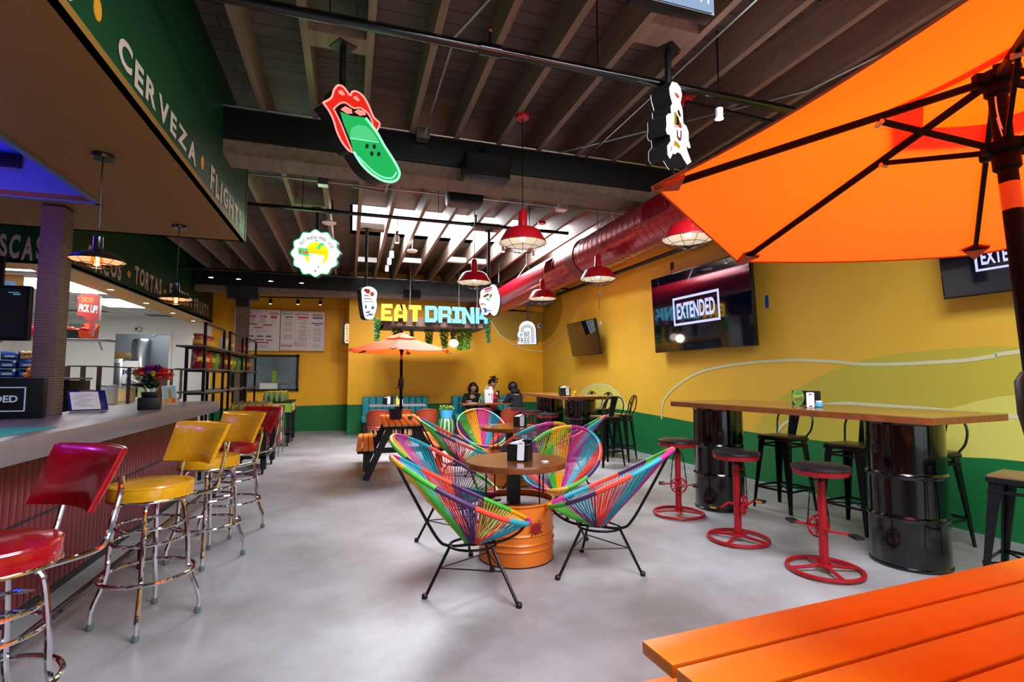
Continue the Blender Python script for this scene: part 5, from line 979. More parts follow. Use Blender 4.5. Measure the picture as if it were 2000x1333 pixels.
# menu boards
def board(label, p0, p1, hd, cols):
    a = P(*p0, y=13.86); b = P(*p1, y=13.86); w_ = b.x-a.x; h_ = a.z-b.z; t = thing('menu_board', label, 'menu board', (a.x, 13.86, b.z), 0, 'wall menu boards'); mb = MB(); mb.box((w_/2, .068, h_/2), (w_, .136, h_), mat('board_white', 'd8ccd0', .6), b=.004); mb.build('board', t); TT = lambda x, y: MX.Translation((x*w_, -.0015, (1-y)*h_)) @ MX.Rotation(pi/2, 4, 'X')
    RB, GB, BB, DK_ = mat('menu_red', 'b83a48', .7), mat('menu_green', '2f7a48', .7), mat('menu_blue', '4a5c9a', .7), mat('menu_dark', '6a5a60', .7); mb = MB()
    for tx, x, y, ww, hh, m_ in hd: mb.text(tx, {'r': RB, 'g': GB, 'b': BB, 'd': DK_, 'o': mat('menu_orange', 'b8642a', .7), 'w': PAPER}[m_], TT(x, y), ww*w_, hh*h_, .0005, .03)
    mb.build('heading_print', t); mb = MB(); rr = random.Random(int(p0[0]))
    for x, y, ww, hh, m_ in cols:
        if m_ == 'l':
            k = 0
            while k*.022 < hh: w2 = ww*rr.uniform(.6, 1); mb.box((x*w_, -.001, (1-y-k*.022)*h_), (w2*w_, .001, .008*h_), QR); k += 1
        else: mb.box((x*w_, -.001, (1-y)*h_), (ww*w_, .0012, hh*h_), {'r': RB, 'g': GB, 'b': BB, 'd': DK_}[m_])
    mb.build('menu_print', t); return t
board('right menu board headed FRUITS and CRAVINGS', (549, 607), (633, 686), [('FRUITS', .16, .08, .22, .04, 'g'), ('CRAVINGS', .47, .08, .32, .04, 'r'), ('Gazpacho', .82, .07, .18, .05, 'o'), ('CRAZY MANGO', .5, .22, .25, .022, 'r'), ('COSTAZUL', .16, .22, .18, .02, 'd'), ('CHOCOLATE', .16, .40, .18, .02, 'd'), ('CRAZY', .5, .38, .1, .02, 'r'), ('CUCUMBERS', .5, .41, .2, .02, 'r'), ('CRAZY', .5, .58, .1, .02, 'r'), ('PINEAPPLE', .5, .61, .18, .02, 'r'), ('MANGONADA', .82, .5, .2, .018, 'd'), ('CHAMOYADA', .82, .66, .2, .018, 'd'), ('LITTLE BITES', .13, .88, .2, .025, 'w')],
      [(.18, .16, .17, .035, 'g'), (.5, .16, .24, .045, 'r'), (.83, .16, .23, .045, 'b'), (.14, .88, .24, .05, 'r'), (.82, .10, .28, .02, 'r'), (.76, .3, .13, .03, 'b'), (.9, .3, .13, .03, 'b'), (.83, .345, .13, .02, 'b'), (.17, .27, .26, .1, 'l'), (.5, .27, .24, .08, 'l'), (.17, .45, .26, .08, 'l'), (.5, .46, .24, .1, 'l'), (.17, .6, .26, .12, 'l'), (.5, .66, .24, .1, 'l'), (.83, .42, .22, .05, 'l'), (.83, .55, .24, .06, 'l'), (.83, .7, .24, .08, 'l'), (.83, .85, .2, .08, 'l'), (.45, .8, .28, .01, 'r'), (.45, .84, .28, .01, 'r'), (.45, .88, .24, .01, 'r'), (.33, .5, .004, .8, 'd'), (.66, .5, .004, .8, 'd')])
board('left menu board partly hidden by the slim column', (459, 603), (545, 686), [('TACOS', .1, .08, .14, .04, 'r'), ('Gazpacho', .86, .07, .16, .05, 'o'), ('POSTRE', .58, .18, .1, .02, 'w')], [(.3, .08, .12, .035, 'r'), (.86, .11, .22, .02, 'r'), (.38, .17, .16, .04, 'r'), (.62, .17, .16, .04, 'r'), (.86, .18, .14, .06, 'r'), (.36, .36, .26, .035, 'r'), (.72, .37, .2, .035, 'r'), (.52, .44, .2, .025, 'r'), (.25, .58, .16, .035, 'r'), (.3, .8, .14, .03, 'g'), (.6, .8, .32, .03, 'r'), (.37, .22, .14, .12, 'l'), (.62, .22, .14, .1, 'l'), (.86, .25, .12, .06, 'l'), (.35, .5, .1, .06, 'l'), (.52, .5, .08, .06, 'l'), (.66, .5, .08, .05, 'l'), (.36, .65, .14, .04, 'd'), (.56, .65, .14, .04, 'd'), (.76, .65, .12, .04, 'd'), (.55, .73, .22, .03, 'd'), (.78, .74, .14, .03, 'd'), (.6, .86, .3, .07, 'l')])
# ================= SCREENS ON THE RIGHT WALL =================
SCR = mat('screen_glass', '04060e', .06, coat=1, emit=.012, ecol='2030a0'); LG = emis('screen_lilac', 'c8c8ff', 1.25)
def tv(label, BL, BR, h, tilt, logo=True, th=.06):
    u = (BR-BL); w_ = u.length; u.normalize(); n0 = u.cross(V((0, 0, 1))).normalized(); vdir = V((0, 0, 1))*math.cos(tilt)+n0*math.sin(tilt); T = frame(BL, u, vdir); T0 = T.translation.copy()
    t = thing('television', label, 'television', BL, 0, 'televisions on the right wall'); T.translation = (0, 0, 0); mb = MB(); mb.box((w_/2, h/2, -th/2), (w_, h, th), BLKP, T, b=.006); mb.build('case', t)
    mb = MB(); mb.box((w_/2, h/2, .001), (w_-.03, h-.03, .002), SCR, T); sc_ = mb.build('screen', t)
    if logo:
        mb = MB(); lw, lh = w_*.475, h*.355; cx_, cy_ = w_*.49, h*.50; e = .075*lh*1.1
        for x, y, a, b in ((0, lh/2-e/2, lw, e), (0, -lh/2+e/2, lw, e), (-lw/2+e/2, 0, e, lh-2*e), (lw/2-e/2, 0, e, lh-2*e)): mb.box((cx_+x, cy_+y, .0035), (a, b, .002), LG, T)
        mb.text('EXTENDED', LG, T @ MX.Translation((cx_, cy_, .003)), lw*.82, lh*.56, .001, .03); mb.build('on_screen_logo', t)
    mb = MB(); back = BL+u*w_*.5; bp = T @ V((w_/2, h*.45, -th)); mb.bar(bp, bp-n0*.0+V((-WN.x*.15, -WN.y*.15, 0))*1.0, .25, .2, BLKM); mb.build('wall_bracket', t)
    return t
off = .17
BL = PR(1280, 690, off); BR_ = PR(1476, 673, off); BR_.z = BL.z; tv('large television showing EXTENDED in a box, beside the parasol edge', BL, BR_, 1.255, .05)
BL = PR(1843, 586, .25); BR_ = BL-WD*1.05; tv('television cut by the right edge and mostly behind the parasol', BL, BR_, .62, .10)
A = PR(1118, 697, .22); B_ = PR(1173, 690, .22); B_.z = A.z+.0; u = (B_-A).normalized(); t = tv('tilted dark television turned off, near the wall corner', A, B_, .74, .20, False)
t.rotation_euler = (0, 0, 0)
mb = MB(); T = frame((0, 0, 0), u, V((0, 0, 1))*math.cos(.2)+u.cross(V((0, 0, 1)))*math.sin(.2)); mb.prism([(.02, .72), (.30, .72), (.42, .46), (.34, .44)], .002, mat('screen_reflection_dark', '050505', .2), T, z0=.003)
for (px, py), lb in (((1172, 575), 'white wall outlet above the tilted dark television'), ((1173, 634), 'white wall outlet right of the tilted dark television'), ((1313, 520), 'small black wall outlet above the large television')):
    c = PR(px, py, .0); t = thing('wall_outlet', lb, 'outlet', c, math.atan2(WN.y, WN.x), 'wall outlets'); mb = MB(); mb.box((.006, 0, 0), (.012, .08, .13), BLK if px == 1313 else WHE, b=.003); mb.build('cover_plate', t)
    mb = MB(); mb.tube(cr([(.02, .02, -.01), (.05, .04, -.1), (.03, .03, -.25), (.04, .01, -.34 if px == 1172 else -.2)], 5), .004, BLK, 5); mb.build('cord', t)
c = PR(1498, 590); t = MB(); t.box((.002, 0, 0), (.003, .055, .17), mat('blue_tape', '1f4f9a', .6)); o = t.build('tape_strip'); o.location = c; o.rotation_euler = (0, 0, math.atan2(WN.y, WN.x)); tag(o, 'strip of blue painters tape on the yellow wall right of the television', 'tape')
c = P(1054, 637, y=YB-.05); t = thing('security_camera', 'round white security camera beside the BE FREE sign', 'camera', c); mb = MB(); mb.ell((0, 0, 0), (.075, .06, .075), WHE, 16, 10); mb.build('housing', t); mb = MB(); mb.ell((0, -.045, 0), (.035, .025, .035), BLK, 12, 8); mb.build('lens', t)
c = P(391, 707, y=YR-.06); c = P(270, 643, y=YR-.05); t = thing('security_camera', 'round white security camera above the kitchen pass-through', 'camera', c); mb = MB(); mb.ell((0, 0, 0), (.07, .06, .06), WHE, 14, 8); mb.build('housing', t); mb = MB(); mb.ell((-.02, -.04, 0), (.035, .03, .03), BLK, 10, 6); mb.build('lens', t)
# ================= BOOTHS, LEATHER CHAIRS =================
def booth(label, x0, x1, zt, n):
    yb = YB-.02; t = thing('booth_bench', label, 'booth', ((x0+x1)/2, 12.45, 0), 0, 'teal tufted booths'); w_ = (x1-x0)/n
    mb = MB(); mb.box(((x0+x1)/2, yb-.05, (zt+.42)/2+.0), (x1-x0, .08, zt-.42), TEAL)
    for i in range(n): mb.box((x0+w_*(i+.5), yb-.12, (zt+.42)/2), (w_-.006, .10, zt-.44), TEAL, b=.028)
    mb.build('tufted_backrest', t, world=True)
    mb = MB(); mb.box(((x0+x1)/2, 12.38, .40), (x1-x0+.04, .52, .14), TEAL, b=.03); mb.build('seat', t, world=True)
    mb = MB(); mb.box(((x0+x1)/2, 12.42, .165), (x1-x0-.04, .44, .33), mat('booth_base', '4a2c1c', .5)); mb.build('base', t, world=True)
    return t
booth('teal channel-tufted booth bench behind the far parasol table', .31, 1.86, .90, 10); booth('teal channel-tufted booth bench where the people sit', 2.46, 4.25, .90, 11)
def booth_table(label, x0, x1, y0, y1, m):
    t = thing('booth_table', label, 'table', ((x0+x1)/2, (y0+y1)/2, 0), 0, 'tables in front of the booths'); mb = MB(); mb.box((0, 0, .745), (x1-x0, y1-y0, .035), m, b=.004); mb.build('tabletop', t); mb = MB(); mb.box((0, 0, .37), (.09, .09, .72), BLK); mb.box((0, 0, .015), (.5, .5, .03), BLK, b=.005); mb.build('pedestal', t)
booth_table('grey booth table behind the far parasol', .42, 1.62, 11.35, 11.95, CTR); booth_table('wooden booth table where the people sit', 2.45, 3.75, 11.35, 11.9, BTE)
def leather_chair(label, loc, rz, group):
    t = thing('barrel_chair', label, 'chair', loc, rz, group); LC = LTH          # local -Y is the back, seen from the camera
    mb = MB(); vs = []; ns = 18
    for a_, z_ in ((0, .34), (1, .0)): pass
    for j, (rr_, zz) in enumerate(((.20, .33), (.22, .48), (.235, .62), (.24, .69))):
        for i in range(ns+1):
            a = R(200)+R(140)*i/ns if 0 else R(190)+R(160)*i/ns; drop = (abs(i/ns*2-1)**3)*(.13 if j == 3 else .06*j)
            vs.append((rr_*math.cos(a), rr_*math.sin(a)*.95, zz-drop))
    fs = [(j*(ns+1)+i, j*(ns+1)+i+1, (j+1)*(ns+1)+i+1, (j+1)*(ns+1)+i) for j in range(3) for i in range(ns)]
    mb.add(vs, fs, LC, True); mb.add([V(v)*1.0+V((-v[0]*.06, -v[1]*.06, 0)) for v in vs], fs, LC, True); b = mb.build('backrest', t, ang=80)
    mb = MB(); mb.tube([V(v)*1+V((-v[0]*.03, -v[1]*.03, 0)) for v in vs[3*(ns+1):]], .016, LC, 8); mb.build('rolled_edge', b)
    mb = MB(); mb.lathe([(0, .31), (.20, .31), (.212, .335), (.20, .36), (0, .365)], LC, seg=28); mb.build('seat', t)
    mb = MB()
    for z_, r_ in ((.02, .19), (.30, .19)): mb.tube([(r_*math.cos(2*pi*i/24), r_*math.sin(2*pi*i/24), z_) for i in range(24)], .014, CANE, 6, closed=True)
    for k in range(12):
        for d in (-.13, .13): a = 2*pi*k/12; mb.bar((.19*math.cos(a), .19*math.sin(a), .02), (.19*math.cos(a+d*2), .19*math.sin(a+d*2), .30), .022, .008, CANE)
    mb.build('lattice_base', t); return t
lc = leather_chair('reddish leather barrel chair, left of three at the grey booth table', (.58, 11.0, 0), 0, 'leather barrel chairs')
dup(lc, (1.08, 11.02, 0), 0, 'reddish leather barrel chair, middle of three behind the parasol pole'); dup(lc, (1.58, 11.0, 0), 0, 'reddish leather barrel chair, right of three at the grey booth table')
dup(lc, (2.78, 10.95, 0), 0, 'reddish leather barrel chair left of two at the people table'); dup(lc, (3.42, 10.9, 0), 0, 'reddish leather barrel chair right of two at the people table')
caddy('black napkin caddy on the grey booth table left of the parasol pole', (.83, 11.6, .763), R(-20), 1.2)
t = thing('sauce_bottle', 'small yellow and white bottle on the grey booth table right of the pole', 'bottle', (1.02, 11.62, .763)); mb = MB(); mb.lathe([(.035, 0), (.037, .11), (.02, .14), (.015, .17)], mat('yellow_sauce', 'e0b020', .4), seg=14); mb.build('bottle_body', t); mb = MB(); mb.lathe([(.017, .165), (.008, .21), (0, .212)], mat('green_cap', '3a8a3a', .4), seg=10); mb.build('cap', t)
mb = MB(); mb.box((0, 0, .055), (.1, .06, .11), WHE, b=.005); o = mb.build('card_box'); o.location = (1.10, 11.66, .763); tag(o, 'white carton beside the yellow bottle on the grey booth table', 'carton')
# flower pot on watermelon stool
c = P(854, 850, z=.0); c = V((2.12, 11.6, 0)); t = thing('garden_stool', 'green striped watermelon-like stool between the booths', 'stool', c)
WM = bpy.data.materials.new('watermelon_stripe'); WM.use_nodes = True; nt = WM.node_tree; b = nt.nodes['Principled BSDF']; b.inputs['Roughness'].default_value = .4
g_ = nt.nodes.new('ShaderNodeTexGradient'); g_.gradient_type = 'RADIAL'; tc = nt.nodes.new('ShaderNodeTexCoord'); nt.links.new(tc.outputs['Object'], g_.inputs[0]); mm = nt.nodes.new('ShaderNodeMath'); mm.operation = 'MULTIPLY'; mm.inputs[1].default_value = 75; nt.links.new(g_.outputs['Fac'], mm.inputs[0]); m2 = nt.nodes.new('ShaderNodeMath'); m2.operation = 'SINE'; nt.links.new(mm.outputs[0], m2.inputs[0]); rp = nt.nodes.new('ShaderNodeValToRGB'); rp.color_ramp.elements[0].color = (*lin('2a5a34'), 1); rp.color_ramp.elements[1].color = (*lin('9ab88a'), 1); rp.color_ramp.elements[1].position = .6; nt.links.new(m2.outputs[0], rp.inputs[0]); nt.links.new(rp.outputs[0], b.inputs['Base Color'])
mb = MB(); mb.lathe([(.12, 0), (.17, .08), (.19, .22), (.17, .38), (.13, .44), (0, .445)], WM, seg=28); mb.build('stool_body', t)
t = thing('flower_planter', 'light blue planter with small yellow flowers on the striped stool', 'planter', (c.x, c.y, .447)); mb = MB(); mb.lathe([(.13, 0), (.155, .15), (.16, .17), (.14, .17), (0, .14)], mat('planter_blue', '4aa8dc', .4), seg=24); mb.build('planter_pot', t)
mb = MB(); rr = random.Random(4)
for k in range(90): p = V((rr.uniform(-.14, .14), rr.uniform(-.1, .1), rr.uniform(.15, .24))); d = V((rr.uniform(-.04, .04), rr.uniform(-.04, .04), .04)); e = V((.012, 0, 0)); mb.add([p-e, p+d, p+e], [(0, 1, 2)], IVY)
mb.build('foliage', t)
mb = MB()
for k in range(22): mb.ell((rr.uniform(-.15, .15), rr.uniform(-.1, .08), rr.uniform(.20, .27)), (.018, .018, .012), mat('petal_yellow', 'e8d010', .5) if k % 4 else mat('petal_rust', '8a2a1a', .5), 6, 4)
mb.build('flowers', t)
# ================= PEOPLE =================
SKN = mat('skin_tan', 'b07a5c', .5); SK2 = mat('skin_light', 'c08a70', .5); HAIR = mat('hair_dark', '120b0a', .5, noise=.3, nscale=40)
def skin_mesh(name, joints, edges, m, sub=2, par=None, extra=None, rootj=0):
    me = bpy.data.meshes.new(name); me.from_pydata([j[0] for j in joints], edges, []); o = bpy.data.objects.new(name, me); COL.objects.link(o)
    bpy.context.view_layer.objects.active = o; md = o.modifiers.new('s', 'SKIN'); md.use_smooth_shade = True
    if not me.skin_vertices: bpy.context.view_layer.update()
    sv = me.skin_vertices[0].data if me.skin_vertices else None
    if sv is None:
        me.attributes; o.modifiers.clear(); bpy.ops.object.select_all(action='DESELECT'); o.select_set(True); bpy.ops.object.modifier_add(type='SKIN'); sv = o.data.skin_vertices[0].data
    for i, j in enumerate(joints): sv[i].radius = (j[1], j[2] if len(j) > 2 else j[1]); sv[i].use_root = (i == rootj)
    s2 = o.modifiers.new('sub', 'SUBSURF'); s2.levels = sub; s2.render_levels = sub
    bpy.context.view_layer.update(); dg = bpy.context.evaluated_depsgraph_get(); nm = bpy.data.meshes.new_from_object(o.evaluated_get(dg)); bpy.data.objects.remove(o)
    vs = [v.co.copy() for v in nm.vertices]; fs = [tuple(p.vertices) for p in nm.polygons]; mb = MB(); mb.add(vs, fs, m, True)
    if extra: extra(mb)
    ob = mb.build(name, par, ang=180); return ob
def hand(mb, c, d, side, m, curl=.5):
    d = V(d).normalized(); s = d.cross(V((0, 0, 1))).normalized(); up = s.cross(d)
    for k, (o_, L_) in enumerate(((-.027, .062), (-.009, .072), (.009, .068), (.027, .052))):
        p = V(c)+s*o_+d*.04; q = p+d*L_*.5-up*L_*.15*curl; r_ = q+d*L_*.32-up*L_*.4*curl; mb.tube([p-d*.02, q, r_], [.0095, .0085, .007], m, 7)
    mb.tube([V(c)+s*side*.03, V(c)+s*side*.052+d*.03, V(c)+s*side*.045+d*.055-up*.01], [.011, .010, .008], m, 7); mb.ell(tuple(V(c)+d*.015), (.038, .038, .02), m, 10, 6)
def person(label, loc, rz, sk, top, hairf, lean=.0, head=(0, 0, 0), arms=((.10, .34, .78), (-.10, .34, .78)), zs=.46, back=False, scale=1.0, hood=False, sleeves=True, group=None):
    t = thing('person', label, 'person', loc, rz)               # local +Y is the facing direction
    def X(x, y, z): return V((x, y, z))
    hip = X(0, 0, zs+.10); ch = X(0, .02+lean*.5, zs+.36); sh = X(0, .03+lean, zs+.52); nk = X(0, .04+lean, zs+.60); hd = X(head[0], .07+lean+head[1], zs+.74+head[2])
    J = [(hip, .15, .115), (ch, .14, .105), (sh, .11, .085), (nk, .048, .048), (hd-X(0, .01, .05), .062, .07), (hd, .085, .095), (hd+X(0, -.008, .055), .072, .08)]
    E = [(0, 1), (1, 2), (2, 3), (3, 4), (4, 5), (5, 6)]; el = []
    for s, ar in ((1, arms[0]), (-1, arms[1])):
        a = X(s*.165, .02+lean, zs+.50); h = V(ar); eb = (a+h)/2+X(s*.07, -.02, -.10); w_ = eb.lerp(h, .82); i = len(J)
        J += [(a, .058, .055), (eb, .042, .042), (w_, .028, .026), (h, .030, .018)]; E += [(2, i), (i, i+1), (i+1, i+2), (i+2, i+3)]; el.append((a, eb, w_, h))
    for s in (1, -1):
        i = len(J); J += [(X(s*.10, .03, zs+.06), .095, .085), (X(s*.11, .42, zs+.05), .062, .06), (X(s*.11, .44, .10), .042, .045), (X(s*.11, .47, .04), .038, .035), (X(s*.12, .60, .03), .035, .025)]; E += [(0, i), (i, i+1), (i+1, i+2), (i+2, i+3), (i+3, i+4)]
    def ex(mb):
        mb.ell(tuple(hd+X(0, .095, -.02)), (.013, .02, .02), sk, 8, 6)
        for s in (1, -1): mb.ell(tuple(hd+X(s*.03, .082, .012)), (.012, .008, .008), mat('eye_white', 'e8e0d8', .3), 8, 6); mb.ell(tuple(hd+X(s*.03, .089, .012)), (.006, .004, .006), BLK, 6, 4); mb.ell(tuple(hd+X(s*.088, 0, -.005)), (.012, .02, .03), sk, 8, 6)
        mb.ell(tuple(hd+X(0, .083, -.058)), (.024, .008, .007), mat('lips', '9a4a40', .5), 8, 5)
        for (a, eb, w_, h), s in zip(el, (1, -1)): hand(mb, h, h-w_, s, sk, .9)
    skin_mesh('body', J, E, sk, 2, t, ex)
    # clothes
    Jc = [(hip, .18, .15), (ch, .172, .14), (sh, .148, .125), (nk-X(0, 0, .035), .06, .058)]; Ec = [(0, 1), (1, 2), (2, 3)]
    if sleeves:
        for a, eb, w_, h in el: i = len(Jc); Jc += [(a, .080, .078), (eb, .062, .062), (w_.lerp(eb, .1), .044, .042)]; Ec += [(2, i), (i, i+1), (i+1, i+2)]
    skin_mesh('top', Jc, Ec, top, 2, t)
    Jp = [(hip-X(0, 0, .01), .165, .125)]; Ep = []
    for s in (1, -1): i = len(Jp); Jp += [(X(s*.10, .05, zs+.06), .105, .095), (X(s*.11, .42, zs+.05), .074, .072), (X(s*.11, .44, .12), .055, .055)]; Ep += [(0, i), (i, i+1), (i+1, i+2)]
    skin_mesh('trousers', Jp, Ep, mat('dark_denim', '1c2230', .8), 2, t)
    for s in (1, -1): mb = MB(); mb.box((s*.115, .53, .03), (.085, .24, .06), BLK, b=.02); mb.build('shoe', t)
    mb = MB(); hairf(mb, hd); mb.build('hair', t, ang=180)
    if hood: mb = MB(); mb.ell(tuple(nk+X(0, -.05, .0)), (.13, .09, .075), top, 16, 10); mb.build('hood', t)
    return t, hd
def bob(mb, h):
    rr = random.Random(2); mb.ell(tuple(h+V((0, -.045, .04))), (.104, .10, .105), HAIR, 20, 12)
    for k in range(46):
        a = R(-205+230*k/45) if 0 else R(150+240*k/45); p = h+V((.10*math.cos(a), -.02+.105*math.sin(a), .05)); mb.tube([p, p+V((.018*math.cos(a), .018*math.sin(a), -.08)), p+V((.002*math.cos(a), .002*math.sin(a), -.16+rr.uniform(-.015, .01)))], [.02, .02, .008], HAIR, 6)
def bun(mb, h):
    mb.ell(tuple(h+V((0, -.045, .045))), (.097, .095, .092), HAIR, 20, 12); rr = random.Random(5)
    for k in range(34): mb.ell(tuple(h+V((-.06+rr.gauss(0, .035), -.07+rr.gauss(0, .025), .13+rr.gauss(0, .033)))), (.024, .024, .024), HAIR, 7, 5)
def longh(mb, h):
    mb.ell(tuple(h+V((0, -.025, .02))), (.112, .118, .125), HAIR, 20, 12); mb.ell(tuple(h+V((0, -.07, -.06))), (.095, .06, .12), HAIR, 16, 10)
BTOP = mat('black_top', '0c0c10', .8); RTOP = mat('red_top', 'c01a34', .8); HOOD = mat('navy_hoodie', '171a24', .9)
person('person with dark bob hair and black top looking down at the booth table', (2.86, 12.28, 0), R(178), SK2, BTOP, bob, lean=.10, head=(0, .04, -.04), arms=((.16, .46, .80), (-.16, .44, .80)), zs=.40)
t, hd = person('person with curly hair in a bun and red top holding a phone', (3.36, 12.30, 0), R(186), SKN, RTOP, bun, lean=.02, head=(0, .0, .0), arms=((.12, .40, .86), (-.03, .36, .93)), zs=.44, sleeves=False)
ph = thing('phone', 'dark phone held up by the person with the hair bun', 'phone', (3.42, 11.88, .93), 0); mb = MB(); mb.box((0, 0, .05), (.07, .01, .14), BLKP, MX.Rotation(-.4, 4, 'X'), b=.003); mb.build('case', ph)
person('person in a dark navy hoodie seen from behind at the booth table', (3.76, 11.38, 0), R(28), SK2, HOOD, longh, lean=.10, head=(0, .03, -.05), arms=((.12, .36, .80), (-.12, .36, .80)), zs=.43, hood=True)
bg = thing('paper_bag', 'white carrier bag with handles standing on the booth table', 'bag', (3.10, 11.58, .763)); mb = MB(); mb.box((0, 0, .155), (.21, .12, .31), PAPER, b=.012, tp=.92); mb.build('bag_body', bg)
mb = MB(); mb.tube(cr([(-.08, -.05, .30), (-.075, -.05, .38), (-.04, -.05, .385), (-.03, -.05, .30)], 5), .008, PAPER, 6); mb.ell((.05, 0, .335), (.055, .05, .05), PAPER, 12, 8); mb.build('handles', bg); mb = MB()
mb.text('THANK', MC['print_red'], MX.Translation((.06, -.062, .16)) @ MX.Rotation(pi/2, 4, 'Y') @ MX.Rotation(0, 4, 'X') if 0 else frame((.065, -.0625, .15), (0, 0, 1), (-1, 0, 0)), .16, .03, .001, .02); mb.box((.0, -.062, .2), (.04, .002, .03), MC['print_red']); mb.build('print', bg)
mb = MB(); mb.lathe([(.11, .0), (.12, .008), (0, .008)], PAPER, seg=20); o = mb.build('plate'); o.location = (2.72, 11.6, .763); tag(o, 'white plate on the booth table in front of the person in black', 'plate')
gb = MB(); rr = random.Random(9); gm = mat('sage_green', '5f8a62', .7)
for k in range(26): gb.ell((rr.gauss(0, .03), rr.gauss(0, .02), .08+rr.gauss(0, .05)), (.024, .018, .04), gm, 8, 6)
gb.box((0, 0, .02), (.07, .06, .04), BLK, b=.004)
o = gb.build('potted_succulent'); o.location = (2.97, 11.66, .763); tag(o, 'small sage-green plant on the booth table left of the white bag', 'plant')
# ================= SHELVES, CARTS, KITCHEN =================
SHW = mat('shelf_grey_wood', '6a6260', .6, noise=.15, nscale=6); SX0, SX1 = -2.13, -1.87; LV = (1.17, 1.48, 1.79)
def shelf_unit(label, y0, y1, z1):
    t = thing('shelf_unit', label, 'shelf', ((SX0+SX1)/2, y0, 0), 0, 'black metal shelf units behind the bar end')
    for x, y in ((SX0+.05, y0), (SX1, y0), (SX0+.05, y1), (SX1, y1)): mb = MB(); mb.bar((x, y, 0), (x, y, z1 if x == SX1 else 1.79), .035, .035, BLKM); mb.build('post', t, world=True)
    mb = MB(); mb.bar((SX1, y0-.0175, z1-.015), (SX1, y1+.0175, z1-.015), .035, .03, BLKM)
    for z in LV:
        mb.bar((SX1, y0, z-.03), (SX1, y1, z-.03), .025, .025, BLKM); mb.bar((SX0+.05, y0, z-.03), (SX0+.05, y1, z-.03), .025, .025, BLKM)
        for y in (y0, y1): mb.bar((SX0+.05, y, z-.03), (SX1, y, z-.03), .025, .025, BLKM)
    mb.build('frame', t, world=True)
    for z in LV: mb = MB(); mb.box(((SX0+SX1)/2-.01, (y0+y1)/2, z-.008), (SX1-SX0+.12, y1-y0+.10, .022), SHW, b=.003); mb.build('shelf_board', t, world=True)
UN = ((7.85, 8.95), (9.35, 10.4), (10.8, 11.8)); 
for (y0, y1), lb in zip(UN, ('nearest the camera, tallest in view', 'in the middle of the three', 'farthest away of the three')): shelf_unit('black metal shelf unit '+lb, y0, y1, 2.11)
JR = mat('jar_orange', 'c0562a', .3, noise=.2, nscale=30); JL = mat('jar_label', 'd8b83a', .5); JC = mat('jar_lid_red', '9a1c1c', .4)
def jar(label, loc, body=JR, s=1.0):
    t = thing('product_jar', label, 'jar', loc, 0, 'red-lidded jars on the top shelf'); mb = MB(); mb.lathe([(.055*s, 0), (.062*s, .01), (.062*s, .11*s), (.05*s, .13*s)], body, seg=18); mb.build('jar_body', t); mb = MB(); mb.lathe([(.063*s, .03*s), (.0635*s, .085*s)], JL, seg=18, cap=False); mb.build('jar_label', t); mb = MB(); mb.lathe([(.056*s, .13*s), (.058*s, .165*s), (0, .167*s)], JC, seg=18); mb.build('lid', t); return t
j0 = jar('red-lidded product jar on the top shelf, nearest the camera', (-1.98, 7.95, 1.794))
for i, lb in enumerate(('second', 'third', 'fourth')): dup(j0, (-1.98, 8.17+.2*i, 1.794), .3*i, 'red-lidded product jar on the top shelf, %s from the near end' % lb)
def bag_(label, loc, col, rz, w_=.2, h_=.24, grp='snack bags on the black shelves'):
    t = thing('snack_bag', label, 'bag', loc, rz, grp); rr = random.Random(int(loc[1]*100)); n_ = 9; vs = []; m_ = mat('bagfoil_'+col, col, .3, noise=.25, nscale=25)
    for s in (1, -1):
        for j in range(n_+1):
            for i in range(n_+1):
                u = i/n_*2-1; v = j/n_; e = (1-u*u)*math.sin(pi*min(1, v*.92+.06))**.6; vs.append((s*(.055*e+.002)+rr.uniform(-.005, .005)*e, u*w_/2*(1-.12*v), v*h_+rr.uniform(-.004, .004)))
    N = (n_+1)**2; fs = [(o_+j*(n_+1)+i, o_+j*(n_+1)+i+1, o_+(j+1)*(n_+1)+i+1, o_+(j+1)*(n_+1)+i) for o_ in (0, N) for j in range(n_) for i in range(n_)]
    mb = MB(); mb.add(vs, fs, m_, True); mb.build('foil_bag', t, ang=80); mb = MB(); mb.box((.05, 0, h_*.5), (.012, w_*.45, h_*.25), JL if col != 'd8c030' else JC, b=.003); mb.build('bag_label', t)
k = 0
for y0, z, cols in ((7.86, 1.484, ['7a1220', '8a1424', '9a2030', 'b03020', '4a8a2a', '5a9a30']), (9.38, 1.484, ['8a2018', 'a82018', 'b83020', '7a9a30']), (9.40, 1.794, ['c8c8c8', '3a5a2a', '6a7a3a']), (10.82, 1.484, ['5a9a20', '8ac020', '3a7a2a', 'a02a1a']), (10.84, 1.794, ['b02018', '9a3a20', '4a7a2a'])):
    for i, cc in enumerate(cols):
        nm = {7.86: 'near unit middle shelf', 9.38: 'middle unit middle shelf', 9.40: 'middle unit top shelf', 10.82: 'far unit middle shelf', 10.84: 'far unit top shelf'}[y0]; od = ('first', 'second', 'third', 'fourth', 'fifth', 'sixth')[i]
        bag_('%s snack bag on the %s, %s from its near end' % ({'7a': 'maroon', '8a': 'dark red', '9a': 'red', 'b0': 'red', 'a8': 'red', 'b8': 'red', 'a0': 'red', '4a': 'green', '5a': 'green', 'c8': 'silver', '3a': 'dark green', '6a': 'olive'}.get(cc[:2], 'green') if cc != '8ac020' else 'lime', nm, od), (-1.98+.02*(i % 2), y0+.08+i*.185, z), cc, R(-35+9*i), .19, .22 if z > 1.7 else .25)
